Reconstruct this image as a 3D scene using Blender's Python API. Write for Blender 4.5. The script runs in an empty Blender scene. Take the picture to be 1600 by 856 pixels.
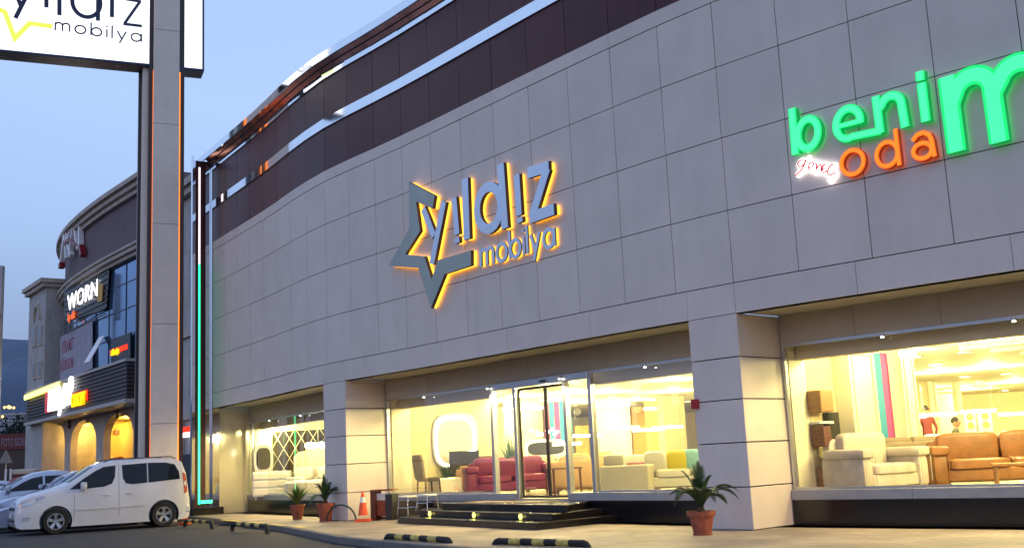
import bpy, bmesh, math, random
from mathutils import Vector, Matrix
R=math.radians
random.seed(7)
scn=bpy.context.scene
# ------------------------------------------------------------------ camera
F=1700.0; PITCH=R(9.75); ROLL=R(-2.73); CH=1.3
_f=Vector((0,math.cos(PITCH),math.sin(PITCH))); _r=Vector((1,0,0)); _u=Vector((0,-math.sin(PITCH),math.cos(PITCH)))
_r2=_r*math.cos(ROLL)+_u*math.sin(ROLL); _u2=_u*math.cos(ROLL)-_r*math.sin(ROLL)
cd=bpy.data.cameras.new('camera'); cam=bpy.data.objects.new('camera',cd); scn.collection.objects.link(cam)
M=Matrix((_r2,_u2,-_f)).transposed().to_4x4(); M.translation=Vector((0,0,CH)); cam.matrix_world=M
cd.sensor_width=36; cd.lens=F/1600*36; cd.clip_end=12000; cd.clip_start=.1
scn.camera=cam
# ------------------------------------------------------------------ world: dusk sky
w=bpy.data.worlds.new('World'); scn.world=w; w.use_nodes=True
nt=w.node_tree; nt.nodes.clear()
out=nt.nodes.new('ShaderNodeOutputWorld'); add=nt.nodes.new('ShaderNodeAddShader')
sky=nt.nodes.new('ShaderNodeTexSky'); sky.sky_type='NISHITA'; sky.sun_disc=False; sky.sun_elevation=R(1.0); sky.sun_rotation=R(200)
b1=nt.nodes.new('ShaderNodeBackground'); b1.inputs[1].default_value=.05
nt.links.new(sky.outputs[0],b1.inputs[0])
tc=nt.nodes.new('ShaderNodeTexCoord'); sx=nt.nodes.new('ShaderNodeSeparateXYZ'); nt.links.new(tc.outputs['Generated'],sx.inputs[0])
ns=nt.nodes.new('ShaderNodeTexNoise'); ns.inputs['Scale'].default_value=1.6; ns.inputs['Detail'].default_value=4
mp=nt.nodes.new('ShaderNodeMapping'); mp.inputs['Scale'].default_value=(1,1,3); nt.links.new(tc.outputs['Generated'],mp.inputs[0]); nt.links.new(mp.outputs[0],ns.inputs[0])
ma=nt.nodes.new('ShaderNodeMath'); ma.operation='MULTIPLY_ADD'; ma.inputs[1].default_value=.15; nt.links.new(ns.outputs[0],ma.inputs[0]); nt.links.new(sx.outputs[2],ma.inputs[2])
cr=nt.nodes.new('ShaderNodeValToRGB'); nt.links.new(ma.outputs[0],cr.inputs[0])
el=cr.color_ramp.elements; el[0].position=.0; el[0].color=(.16,.21,.34,1); el[1].position=.14; el[1].color=(.21,.30,.54,1)
for p,c in((.21,(.30,.44,.76,1)),(.30,(.42,.61,1.02,1)),(.40,(.50,.71,1.14,1)),(.6,(.46,.66,1.08,1)),(1,(.40,.56,.95,1))):
    e=el.new(p); e.color=c
b2=nt.nodes.new('ShaderNodeBackground'); b2.inputs[1].default_value=.86; nt.links.new(cr.outputs[0],b2.inputs[0])
nt.links.new(b1.outputs[0],add.inputs[0]); nt.links.new(b2.outputs[0],add.inputs[1]); nt.links.new(add.outputs[0],out.inputs[0])
sl=bpy.data.lights.new('sun','SUN'); sl.energy=.12; sl.angle=R(20); sl.color=(1,.8,.75)
so=bpy.data.objects.new('sun',sl); scn.collection.objects.link(so); so.rotation_euler=(R(78),0,R(-20))
scn.view_settings.view_transform='Standard'; scn.view_settings.look='None'; scn.view_settings.exposure=0; scn.view_settings.gamma=1
scn.render.engine='CYCLES'
try:
    scn.cycles.max_bounces=8; scn.cycles.transparent_max_bounces=12; scn.cycles.sample_clamp_indirect=4; scn.cycles.caustics_reflective=False; scn.cycles.caustics_refractive=False
except Exception: pass
C=scn.collection
# ------------------------------------------------------------------ placement helpers (survey of the place: rays of the surveyor's camera)
def ray(x,y): return _f+_r2*((x-800)/F)-_u2*((y-428)/F)
def atz(x,y,z):
    d=ray(x,y); t=(z-CH)/d.z; return Vector((d.x*t,d.y*t,z))
def dep(x,d,y=700):            # ground position seen in column x at depth d
    v=ray(x,y); return Vector((v.x/v.y*d,d))
def hit(x,y,P,N):
    d=ray(x,y); o=Vector((0,0,CH)); return o+d*((P-o).dot(N)/d.dot(N))
# ------------------------------------------------------------------ materials
def mat(name,col,rough=.6,metal=0,noise=0,nscale=6,bump=0,bscale=40,emit=None,es=1,spec=None,coat=0,stretch=None):
    m=bpy.data.materials.new(name); m.use_nodes=True; n=m.node_tree; b=n.nodes['Principled BSDF']
    b.inputs['Base Color'].default_value=(*col,1); b.inputs['Roughness'].default_value=rough; b.inputs['Metallic'].default_value=metal
    if spec is not None: b.inputs['Specular IOR Level'].default_value=spec
    if coat: b.inputs['Coat Weight'].default_value=coat; b.inputs['Coat Roughness'].default_value=.06
    if emit: b.inputs['Emission Color'].default_value=(*emit,1); b.inputs['Emission Strength'].default_value=es
    t=n.nodes.new('ShaderNodeTexCoord'); src=t.outputs['Object']
    if stretch:
        mm=n.nodes.new('ShaderNodeMapping'); mm.inputs['Scale'].default_value=stretch; n.links.new(src,mm.inputs[0]); src=mm.outputs[0]
    if noise:
        x=n.nodes.new('ShaderNodeTexNoise'); x.inputs['Scale'].default_value=nscale; x.inputs['Detail'].default_value=6; n.links.new(src,x.inputs[0])
        r=n.nodes.new('ShaderNodeMapRange'); r.inputs[1].default_value=.25; r.inputs[2].default_value=.75; r.inputs[3].default_value=1-noise; r.inputs[4].default_value=1+noise; n.links.new(x.outputs[0],r.inputs[0])
        v=n.nodes.new('ShaderNodeVectorMath'); v.operation='SCALE'; v.inputs[0].default_value=col; n.links.new(r.outputs[0],v.inputs['Scale']); n.links.new(v.outputs[0],b.inputs['Base Color'])
        r2=n.nodes.new('ShaderNodeMapRange'); r2.inputs[3].default_value=max(.02,rough-.12*noise*3); r2.inputs[4].default_value=min(1,rough+.12*noise*3); n.links.new(x.outputs[0],r2.inputs[0]); n.links.new(r2.outputs[0],b.inputs['Roughness'])
    if bump:
        x=n.nodes.new('ShaderNodeTexNoise'); x.inputs['Scale'].default_value=bscale; x.inputs['Detail'].default_value=4; n.links.new(src,x.inputs[0])
        bp=n.nodes.new('ShaderNodeBump'); bp.inputs['Strength'].default_value=bump; bp.inputs['Distance'].default_value=.02; n.links.new(x.outputs[0],bp.inputs['Height']); n.links.new(bp.outputs[0],b.inputs['Normal'])
    return m
def glass(name,tint=(1,1,1),refl=1.0,rough=.01,see=1.0):
    m=bpy.data.materials.new(name); m.use_nodes=True; n=m.node_tree; n.nodes.clear()
    o=n.nodes.new('ShaderNodeOutputMaterial'); t=n.nodes.new('ShaderNodeBsdfTransparent'); t.inputs[0].default_value=(*[c*see for c in tint],1)
    g=n.nodes.new('ShaderNodeBsdfGlossy'); g.inputs['Roughness'].default_value=rough; fr=n.nodes.new('ShaderNodeFresnel'); fr.inputs[0].default_value=1.5
    mu=n.nodes.new('ShaderNodeMath'); mu.operation='MULTIPLY'; mu.inputs[1].default_value=refl; mu.use_clamp=True
    mx=n.nodes.new('ShaderNodeMixShader'); n.links.new(fr.outputs[0],mu.inputs[0]); n.links.new(mu.outputs[0],mx.inputs[0]); n.links.new(t.outputs[0],mx.inputs[1]); n.links.new(g.outputs[0],mx.inputs[2]); n.links.new(mx.outputs[0],o.inputs[0])
    return m
MT={}
def D(k,*a,**kw): MT[k]=mat(k,*a,**kw)
D('panel_grey',(.72,.63,.575),rough=.42,noise=.06,nscale=1.3,bump=.02,bscale=3,spec=.5)
D('joint',(.025,.025,.03),rough=.9)
D('panel_brown',(.095,.032,.036),rough=.32,noise=.12,nscale=2,spec=.2)
D('chrome',(.82,.84,.88),rough=.06,metal=1,noise=.03,nscale=2)
D('copper',(.75,.32,.22),rough=.16,metal=1,noise=.25,nscale=2.5)
D('alu',(.55,.56,.58),rough=.3,metal=.8,noise=.06,nscale=8)
D('soffit',(.45,.42,.36),rough=.6,noise=.06,nscale=3)
D('black_granite',(.012,.011,.012),rough=.18,noise=.3,nscale=30)
D('sill_stone',(.33,.34,.36),rough=.45,noise=.1,nscale=5)
D('asphalt',(.04,.042,.048),rough=.85,noise=.35,nscale=1.1,bump=.5,bscale=60)
D('kerb',(.16,.15,.14),rough=.85,noise=.2,nscale=5,bump=.3)
D('paint_yellow',(.55,.42,.10),rough=.6,noise=.4,nscale=14)
D('cream_wall',(.72,.64,.44),rough=.6,noise=.05,nscale=3)
D('cream_panel',(.80,.74,.56),rough=.45,noise=.04,nscale=3)
D('wallpaper',(.66,.56,.33),rough=.7,noise=.14,nscale=22,stretch=(1,1,.35))
D('ceiling_white',(.78,.73,.56),rough=.7,noise=.03)
D('floor_tile',(.62,.58,.48),rough=.15,noise=.06,nscale=3)
D('lamp',(1,1,1),emit=(1,.93,.70),es=26)
D('strip_lamp',(1,1,1),emit=(1,.93,.66),es=9)
D('neon_orange',(1,.3,.05),emit=(1,.25,.02),es=1.6)
D('neon_amber',(1,.6,.1),emit=(1,.48,.04),es=2.1)
D('neon_green',(.1,1,.5),emit=(.03,1,.40),es=2.2)
D('neon_white',(1,1,1),emit=(1,.93,.93),es=1.6)
D('neon_yellow',(1,1,.3),emit=(1,.9,.15),es=3)
D('sign_green',(.02,.5,.12),rough=.3,emit=(.0,.80,.16),es=1.0,noise=0)
D('sign_green_core',(.1,.9,.35),rough=.3,emit=(.05,1.0,.33),es=1.0)
D('sign_orange_core',(.9,.3,.02),rough=.3,emit=(1,.22,.0),es=.95)
D('sign_green_side',(.01,.25,.08),rough=.4,emit=(.0,.5,.10),es=.5)
D('sign_orange',(.7,.15,.01),rough=.3,emit=(.9,.12,.0),es=.9)
D('sign_orange_side',(.3,.05,.01),rough=.4,emit=(.3,.03,.0),es=.5)
D('sign_white',(1,1,1),rough=.3,emit=(.95,1,1),es=2.2)
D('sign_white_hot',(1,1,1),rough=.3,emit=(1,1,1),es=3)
D('sign_red',(.6,.03,.04),rough=.4,emit=(.6,.05,.05),es=.6)
D('lightbox',(.9,.9,.9),rough=.4,emit=(1,1,1),es=1.25)
D('navy',(.012,.02,.07),rough=.4)
D('sign_lime',(.75,.8,.05),rough=.4,emit=(.9,1,.12),es=.8)
D('star_metal',(.40,.43,.39),rough=.42,metal=.4,noise=.12,nscale=3)
D('letter_metal',(.62,.66,.75),rough=.28,metal=.85,noise=.05)
D('letter_side',(.06,.045,.03),rough=.5)
D('pylon_brown',(.035,.018,.018),rough=.35,noise=.1,nscale=4)
D('pylon_beige',(.80,.70,.60),rough=.5,noise=.05,nscale=3)
D('box_under',(.22,.19,.16),rough=.25,noise=.2,nscale=3)
D('white_paint',(.72,.73,.78),rough=.28,coat=.8,noise=.02)
D('silver_paint',(.50,.54,.64),rough=.3,metal=.5,coat=.8)
D('grey_paint',(.34,.38,.50),rough=.3,metal=.5,coat=.8)
D('red_paint',(.35,.02,.02),rough=.35,coat=.6)
D('car_glass',(.008,.009,.012),rough=.05,spec=.35)
D('rubber',(.015,.015,.016),rough=.75,bump=.3,bscale=80)
D('plastic_black',(.02,.02,.022),rough=.5)
D('rim',(.62,.63,.65),rough=.25,metal=.85)
D('tail_red',(.35,.01,.01),rough=.2,coat=.5)
D('head_lens',(.55,.60,.72),rough=.08,metal=.5)
D('plate_white',(.7,.7,.7),rough=.5)
D('cone_orange',(.85,.10,.02),rough=.45,noise=.1)
D('cone_white',(.8,.8,.8),rough=.5)
D('terracotta',(.33,.085,.045),rough=.7,noise=.15,nscale=12,bump=.2)
D('soil',(.03,.02,.015),rough=1,bump=.8)
D('frond',(.035,.075,.025),rough=.5,noise=.3,nscale=10)
D('grass_leaf',(.08,.16,.03),rough=.5,noise=.3,nscale=10)
D('trunk',(.08,.05,.03),rough=.9,bump=.6)
D('wood_dark',(.10,.03,.02),rough=.5,noise=.3,nscale=8,stretch=(1,1,6))
D('wood_red',(.25,.06,.025),rough=.5,noise=.3,nscale=8)
D('chrome_leg',(.7,.7,.7),rough=.15,metal=1)
D('white_gloss',(.85,.83,.75),rough=.25)
D('fabric_brown',(.10,.075,.06),rough=.9,bump=.4,bscale=120)
D('fabric_red',(.16,.006,.045),rough=.55,noise=.1)
D('fabric_tan',(.58,.36,.17),rough=.8,bump=.3,bscale=100)
D('fabric_cream',(.66,.60,.46),rough=.9,bump=.3,bscale=100)
D('fabric_white',(.80,.76,.62),rough=.9,bump=.2,bscale=100)
D('leather_tan',(.27,.115,.038),rough=.42,noise=.18,nscale=5,bump=.25,bscale=14)
D('leather_beige',(.60,.53,.46),rough=.5,noise=.1,bump=.2,bscale=14)
D('fabric_taupe',(.22,.17,.12),rough=.8,noise=.15)
D('cushion_yellow',(.72,.60,.02),rough=.8)
D('cushion_blue',(.25,.50,.58),rough=.8)
D('cushion_plum',(.16,.02,.05),rough=.8)
D('gold_fabric',(.75,.45,.12),rough=.7)
D('stripe_blue',(.04,.25,.45),rough=.7)
D('stripe_magenta',(.40,.06,.26),rough=.7)
D('tv_screen',(.03,.03,.022),rough=.12)
D('mirror',(.75,.75,.68),rough=.03,metal=1)
D('wood_mid',(.30,.15,.06),rough=.4,noise=.25,nscale=6,stretch=(1,1,5))
D('gold_wall',(.42,.27,.06),rough=.6,noise=.3,nscale=25)
D('skin',(.45,.26,.18),rough=.6)
D('hair',(.015,.012,.01),rough=.7)
D('shirt_maroon',(.13,.018,.02),rough=.85)
D('trousers',(.03,.04,.06),rough=.85)
D('shirt_grey',(.10,.11,.09),rough=.85)
D('brick_brown',(.17,.125,.14),rough=.75,noise=.25,nscale=9,stretch=(1,1,8))
D('stone_beige',(.52,.46,.40),rough=.7,noise=.1,nscale=3,bump=.2,bscale=8)
D('stone_grey',(.46,.44,.43),rough=.75,noise=.1,nscale=2,bump=.2,bscale=8)
D('blue_glass',(.16,.30,.52),rough=.07,metal=.8,noise=.15,nscale=.6)
D('mullion',(.05,.07,.10),rough=.4,metal=.5)
D('slat_brown',(.065,.045,.045),rough=.5,noise=.15)
D('canopy_white',(.5,.47,.44),rough=.6)
D('akat_white',(.85,.85,.88),rough=.35)
D('akat_red',(.25,.01,.02),rough=.4)
D('banner',(.36,.34,.42),rough=.7,noise=.15,nscale=1.5)
D('banner_red',(.28,.06,.12),rough=.7)
D('glow_wall',(.85,.62,.16),rough=.6,noise=.1,nscale=2)
D('led_yellow',(1,.7,0),emit=(1,.55,0),es=1.5)
D('led_red',(1,.05,0),emit=(1,.03,.0),es=1.2)
D('board_black',(.012,.01,.012),rough=.35)
D('dark_window',(.03,.035,.045),rough=.1)
D('hill',(.075,.11,.17),rough=1,noise=.35,nscale=.004)  # haze of the distance is put into the bluish base colour
D('far_wall',(.28,.29,.34),rough=.9,noise=.2,nscale=.1)
D('crown_dark',(.02,.03,.02),rough=.9,noise=.4,nscale=1)
D('shop_red',(.12,.012,.02),rough=.5)
D('shop_dark',(.015,.015,.022),rough=.4)
D('sign_faded',(.30,.22,.26),rough=.6)
D('warn_white',(.22,.22,.23),rough=.5)
D('hose_green',(.02,.05,.03),rough=.4)
D('alarm_red',(.4,.02,.02),rough=.4)
D('brushed_cream',(.62,.56,.40),rough=.10,noise=.05,nscale=2,spec=.8)
MT['glass']=glass('shop_glass',refl=.38)
def film():
    m=bpy.data.materials.new('filmed'); m.use_nodes=True; n=m.node_tree; n.nodes.clear(); o=n.nodes.new('ShaderNodeOutputMaterial'); t=n.nodes.new('ShaderNodeBsdfTranslucent'); t.inputs[0].default_value=(.85,.8,.62,1)
    tr=n.nodes.new('ShaderNodeBsdfTransparent'); g=n.nodes.new('ShaderNodeBsdfGlossy'); g.inputs['Roughness'].default_value=.03; a=n.nodes.new('ShaderNodeMixShader'); a.inputs[0].default_value=.6; b=n.nodes.new('ShaderNodeMixShader'); b.inputs[0].default_value=.14
    n.links.new(t.outputs[0],a.inputs[1]); n.links.new(tr.outputs[0],a.inputs[2]); n.links.new(a.outputs[0],b.inputs[1]); n.links.new(g.outputs[0],b.inputs[2]); n.links.new(b.outputs[0],o.inputs[0]); return m
MT['film_glass2']=film()
MT['glass_film']=glass('film_glass',tint=(.8,.76,.6),refl=1.6)
def weather(k,amp=.05,streak=.07,sc=(2.2,2.2,.12)):
    m=MT[k]; n=m.node_tree; b=n.nodes['Principled BSDF']; src=b.inputs['Base Color'].links[0].from_socket
    g_=n.nodes.new('ShaderNodeNewGeometry'); t=n.nodes.new('ShaderNodeTexCoord'); mm=n.nodes.new('ShaderNodeMapping'); mm.inputs['Scale'].default_value=sc; n.links.new(t.outputs['Object'],mm.inputs[0])
    x=n.nodes.new('ShaderNodeTexNoise'); x.inputs['Scale'].default_value=2.5; x.inputs['Detail'].default_value=8; x.inputs['Roughness'].default_value=.65; n.links.new(mm.outputs[0],x.inputs[0])
    r=n.nodes.new('ShaderNodeMapRange'); r.inputs[1].default_value=.35; r.inputs[2].default_value=.62; r.inputs[3].default_value=1-streak*1.6; r.inputs[4].default_value=1+streak*.5; n.links.new(x.outputs[0],r.inputs[0])
    q=n.nodes.new('ShaderNodeMapRange'); q.inputs[3].default_value=1-amp; q.inputs[4].default_value=1+amp; n.links.new(g_.outputs['Random Per Island'],q.inputs[0])
    mu=n.nodes.new('ShaderNodeMath'); mu.operation='MULTIPLY'; n.links.new(r.outputs[0],mu.inputs[0]); n.links.new(q.outputs[0],mu.inputs[1])
    v=n.nodes.new('ShaderNodeVectorMath'); v.operation='SCALE'; n.links.new(src,v.inputs[0]); n.links.new(mu.outputs[0],v.inputs['Scale']); n.links.new(v.outputs[0],b.inputs['Base Color'])
weather('panel_grey',.025,.022,(1.2,1.2,.15)); weather('panel_brown',.12,.08); weather('pylon_beige',.02,.015,(1.2,1.2,.2)); weather('stone_beige',.03,.12,(.8,.8,.25)); weather('stone_grey',.03,.13,(.8,.8,.25)); weather('brick_brown',.05,.12); weather('asphalt',0,.25,(.5,.5,.5)); weather('white_paint',0,.05,(.8,.8,.4)) ; weather('fabric_red',0,.15,(1,1,1)); weather('leather_tan',.04,.15,(1.5,1.5,1.5)); weather('leather_beige',.03,.12,(1.5,1.5,1.5)); weather('terracotta',.05,.25,(3,3,1.5))
# paving
def paving():
    m=mat('paving',(.40,.33,.26),rough=.7); n=m.node_tree; b=n.nodes['Principled BSDF']
    t=n.nodes.new('ShaderNodeTexCoord'); mm=n.nodes.new('ShaderNodeMapping'); mm.inputs['Rotation'].default_value=(0,0,R(45)); n.links.new(t.outputs['Object'],mm.inputs[0])
    br=n.nodes.new('ShaderNodeTexBrick'); br.inputs['Scale'].default_value=1; br.inputs['Brick Width'].default_value=.4; br.inputs['Row Height'].default_value=.2; br.inputs['Mortar Size'].default_value=.008
    br.inputs['Color1'].default_value=(.40,.33,.26,1); br.inputs['Color2'].default_value=(.33,.27,.21,1); br.inputs['Mortar'].default_value=(.2,.17,.14,1)
    n.links.new(mm.outputs[0],br.inputs[0])
    x=n.nodes.new('ShaderNodeTexNoise'); x.inputs['Scale'].default_value=.9; x.inputs['Detail'].default_value=8; n.links.new(t.outputs['Object'],x.inputs[0])
    mx=n.nodes.new('ShaderNodeMix'); mx.data_type='RGBA'; mx.blend_type='MULTIPLY'; mx.inputs['Factor'].default_value=1
    r=n.nodes.new('ShaderNodeMapRange'); r.inputs[1].default_value=.3; r.inputs[2].default_value=.7; r.inputs[3].default_value=.58; r.inputs[4].default_value=1.12; n.links.new(x.outputs[0],r.inputs[0])
    n.links.new(br.outputs[0],mx.inputs['A']); n.links.new(r.outputs[0],mx.inputs['B']); n.links.new(mx.outputs['Result'],b.inputs['Base Color'])
    return m
MT['paving']=paving()
# ------------------------------------------------------------------ object helpers
def tag(o,label=None,cat=None,group=None,kind=None):
    if label: o['label']=label
    if cat: o['category']=cat
    if group: o['group']=group
    if kind: o['kind']=kind
    return o
def thing(name,label,cat,loc=(0,0,0),rz=0,group=None):
    o=bpy.data.objects.new(name,None); o.empty_display_size=.2; C.objects.link(o)
    loc=Vector((*loc,)) if len(loc)==3 else Vector((loc[0],loc[1],0))
    o.matrix_world=Matrix.Translation(loc)@Matrix.Rotation(rz,4,'Z'); tag(o,label,cat,group); return o
def dup(o,parent=None,loc=None,rz=None,label=None):
    c=o.copy(); C.objects.link(c)
    if parent is not None: c.parent=parent
    for ch in list(o.children): dup(ch,c)
    if loc is not None: c.matrix_world=Matrix.Translation(Vector(loc))@Matrix.Rotation(rz or 0,4,'Z')
    if label: c['label']=label
    return c
class MB:
    def __init__(s): s.v=[]; s.f=[]; s.X=Matrix.Identity(4); s.mi=[]; s.cm=0
    def add(s,vs,fs):
        k=len(s.v); s.v+= [s.X@Vector(p) for p in vs]; s.f+=[tuple(i+k for i in f) for f in fs]; s.mi+=[s.cm]*len(fs)
    def box(s,x0,x1,y0,y1,z0,z1):
        s.add([(x0,y0,z0),(x1,y0,z0),(x1,y1,z0),(x0,y1,z0),(x0,y0,z1),(x1,y0,z1),(x1,y1,z1),(x0,y1,z1)],[(0,3,2,1),(4,5,6,7),(0,1,5,4),(1,2,6,5),(2,3,7,6),(3,0,4,7)])
    def loft(s,rings,closed=True,caps=True):
        n=len(rings[0]); vs=[p for r in rings for p in r]; fs=[]
        for a in range(len(rings)-1):
            for i in range(n if closed else n-1):
                j=(i+1)%n; fs.append((a*n+i,a*n+j,(a+1)*n+j,(a+1)*n+i))
        if caps: fs.append(tuple(range(n-1,-1,-1))); fs.append(tuple((len(rings)-1)*n+i for i in range(n)))
        s.add(vs,fs)
    def prism(s,poly,fr,d0,d1):
        O,U,V,W=fr; lo=[O+U*a+V*b+W*d0 for a,b in poly]; hi=[O+U*a+V*b+W*d1 for a,b in poly]; s.loft([lo,hi])
    def ribbon(s,pts,wd,fr,d0,d1,closed=False):
        P=[Vector(p) for p in pts]; n=len(P); L=[];Rr=[]
        for i in range(n):
            a=P[i-1] if (i>0 or closed) else None; c=P[(i+1)%n] if (i<n-1 or closed) else None
            t1=(P[i]-a).normalized() if a is not None else None; t2=(c-P[i]).normalized() if c is not None else None
            if t1 is None: t1=t2
            if t2 is None: t2=t1
            nn=Vector((-(t1+t2).y,(t1+t2).x)); nn=nn.normalized() if nn.length>1e-6 else Vector((-t1.y,t1.x))
            k=min(2.2,1/max(.3,nn.dot(Vector((-t1.y,t1.x)))))
            L.append(P[i]+nn*wd/2*k); Rr.append(P[i]-nn*wd/2*k)
        O,U,V,W=fr
        def m(p,d): return O+U*p.x+V*p.y+W*d
        rings=[[m(L[i],d0),m(Rr[i],d0),m(Rr[i],d1),m(L[i],d1)] for i in range(n)]
        if closed: rings.append(rings[0]); s.loft(rings,caps=False)
        else: s.loft(rings)
    def tube(s,pts,r,n=8,caps=True):
        P=[Vector(p) for p in pts]; rr=r if isinstance(r,(list,tuple)) else [r]*len(P); rings=[]; up=Vector((0,0,1))
        for i,p in enumerate(P):
            t=(P[min(i+1,len(P)-1)]-P[max(i-1,0)]).normalized(); a=t.cross(up)
            if a.length<.05: a=t.cross(Vector((1,0,0)))
            a.normalize(); b=t.cross(a); rings.append([p+(a*math.cos(2*math.pi*k/n)+b*math.sin(2*math.pi*k/n))*rr[i] for k in range(n)])
        s.loft(rings,caps=caps)
    def lathe(s,prof,c=(0,0,0),n=20,axis='Z',caps=True):
        rings=[]
        for r,h in prof:
            ring=[]
            for k in range(n):
                a=2*math.pi*k/n
                if axis=='Z': ring.append((c[0]+r*math.cos(a),c[1]+r*math.sin(a),c[2]+h))
                else: ring.append((c[0]+r*math.cos(a),c[1]+h,c[2]+r*math.sin(a)))
            rings.append(ring)
        s.loft(rings,caps=caps)
    def soft(s,x0,x1,y0,y1,z0,z1,r=.05,puff=0):       # rounded cushion-like block
        n=8; rings=[]
        N=[0,.25,.5,.75,1]
        cx,cy,cz=(x0+x1)/2,(y0+y1)/2,(z0+z1)/2; hx,hy,hz=(x1-x0)/2,(y1-y0)/2,(z1-z0)/2
        nu=16; nv=10; r_=[]
        def sp(c,e): return math.copysign(abs(c)**e,c)
        e=.35
        for j in range(1,nv):
            v=-math.pi/2+math.pi*j/nv; ring=[]
            for i in range(nu):
                u=2*math.pi*i/nu; ring.append((cx+hx*sp(math.cos(v),e)*sp(math.cos(u),e),cy+hy*sp(math.cos(v),e)*sp(math.sin(u),e),cz+hz*sp(math.sin(v),e)))
            r_.append(ring)
        s.loft(r_)
    def build(s,name,m,parent=None,smooth=False,bevel=0,seg=1,sub=0):
        me=bpy.data.meshes.new(name); me.from_pydata([tuple(v) for v in s.v],[],s.f)
        ms=m if isinstance(m,list) else [m]
        for q in ms: me.materials.append(MT[q] if isinstance(q,str) else q)
        if len(ms)>1:
            for p,i in zip(me.polygons,s.mi): p.material_index=i
        bm=bmesh.new(); bm.from_mesh(me); bmesh.ops.recalc_face_normals(bm,faces=bm.faces)
        if bevel: bmesh.ops.bevel(bm,geom=[e for e in bm.edges if len(e.link_faces)==2 and e.calc_face_angle(0)>.5],offset=bevel,segments=seg,affect='EDGES',profile=.6)
        bm.to_mesh(me); bm.free()
        if smooth:
            for p in me.polygons: p.use_smooth=True
            try: me.set_sharp_from_angle(angle=R(40))
            except Exception: pass
        o=bpy.data.objects.new(name,me); C.objects.link(o)
        if parent is not None:
            o.parent=parent; o.matrix_parent_inverse=parent.matrix_world.inverted()
        if sub:
            mo=o.modifiers.new('s','SUBSURF'); mo.levels=sub; mo.render_levels=sub
        return o
def arc(cx,cy,rx,ry,a0,a1,n=14): return [(cx+rx*math.cos(R(a0+(a1-a0)*i/n)),cy+ry*math.sin(R(a0+(a1-a0)*i/n))) for i in range(n+1)]
def ring(cx,cy,rx,ry,n=24): return [(cx+rx*math.cos(2*math.pi*i/n),cy+ry*math.sin(2*math.pi*i/n)) for i in range(n)]
def glyph(ch):     # thin geometric letters, x-height 1
    g=[]; adv=.9
    if ch in 'o': g=[(ring(.5,.5,.5,.5),1)]; adv=1
    elif ch=='a': g=[(ring(.48,.5,.48,.5),1),([(.98,0),(.98,1)],0)]; adv=1
    elif ch=='b': g=[(ring(.52,.5,.48,.5),1),([(0,0),(0,1.6)],0)]; adv=1
    elif ch=='d': g=[(ring(.48,.5,.48,.5),1),([(.98,0),(.98,1.6)],0)]; adv=1
    elif ch=='l': g=[([(0,0),(0,1.6)],0)]; adv=0
    elif ch=='i': g=[([(0,0),(0,1)],0),([(0,1.28),(0,1.45)],0)]; adv=0
    elif ch=='y': g=[([(0,1),(.42,.05)],0),([(.84,1),(.22,-.5)],0)]; adv=.84
    elif ch=='m': g=[([(0,0),(0,1)],0),([(0,.6)]+arc(.33,.66,.33,.34,180,0,10)+[(.66,0)],0),([(.66,.6)]+arc(.99,.66,.33,.34,180,0,10)+[(1.32,0)],0)]; adv=1.32
    return g,adv
def word(txt,gap):
    x=0; res=[]
    for ch in txt:
        g,a=glyph(ch); res.append((x,g)); x+=a+gap
    return res,x-gap
def textmesh(name,txt,size,m,loc,U,Wn,parent=None,ext=.02,bold=0,space=1,sx=1,label=None):
    cu=bpy.data.curves.new(name,'FONT'); cu.body=txt; cu.size=size; cu.extrude=ext; cu.offset=bold; cu.space_character=space; cu.resolution_u=3
    o=bpy.data.objects.new(name,cu); C.objects.link(o); dg=bpy.context.evaluated_depsgraph_get(); me=bpy.data.meshes.new_from_object(o.evaluated_get(dg)); bpy.data.objects.remove(o)
    U=Vector((*U,)).normalized(); Wn=Vector((*Wn,)).normalized(); V=Wn.cross(U)
    if V.z<0: V=-V
    X=Matrix((U*sx,V,Wn)).transposed().to_4x4(); X.translation=Vector(loc)
    me.transform(X); me.materials.clear(); me.materials.append(MT[m])
    o=bpy.data.objects.new(name,me); C.objects.link(o)
    if parent is not None: o.parent=parent; o.matrix_parent_inverse=parent.matrix_world.inverted()
    return o
def point(loc,e,col,r=.08,parent=None,kind='POINT'):
    l=bpy.data.lights.new('bulb_or_fill',kind); l.energy=e; l.color=col; l.shadow_soft_size=r
    o=bpy.data.objects.new('bulb_or_fill',l); C.objects.link(o); o.location=loc
    if kind=='SPOT': l.spot_size=R(165); l.spot_blend=.8
    return o
# ================================================================== GROUND
g=MB(); g.add([(-6000,-400,0),(6000,-400,0),(6000,9000,0),(-6000,9000,0)],[(0,1,2,3)]); tag(g.build('asphalt_ground','asphalt'),kind='structure')
# ================================================================== FACADE CURVE
CT=[Vector(p) for p in((12.2,7.8),(10.2,9.8),(6.51,13.56),(3.42,16.66),(1.22,19.3),(-2.25,23.75),(-4.45,26.38),(-5.65,28.15),(-7.07,30.5),(-9.6,34.4),(-12.3,38.5))]
def smooth_pts(P):
    q=[P[0]]
    for i in range(1,len(P)-1): q.append(P[i])
    return q+[P[-1]]
def cat(P,n=12):
    o=[]
    for i in range(1,len(P)-2):
        a,b,c,d=P[i-1],P[i],P[i+1],P[i+2]
        for k in range(n):
            t=k/n; o.append(.5*((2*b)+(c-a)*t+(2*a-5*b+4*c-d)*t*t+(3*b-a-3*c+d)*t**3))
    o.append(P[-2].copy()); return o
fine=cat(CT)
acc=[0]
for a,b in zip(fine[:-1],fine[1:]): acc.append(acc[-1]+(b-a).length)
i0=min(range(len(fine)),key=lambda i:(fine[i]-Vector((3.42,16.66))).length); S0=acc[i0]
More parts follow.
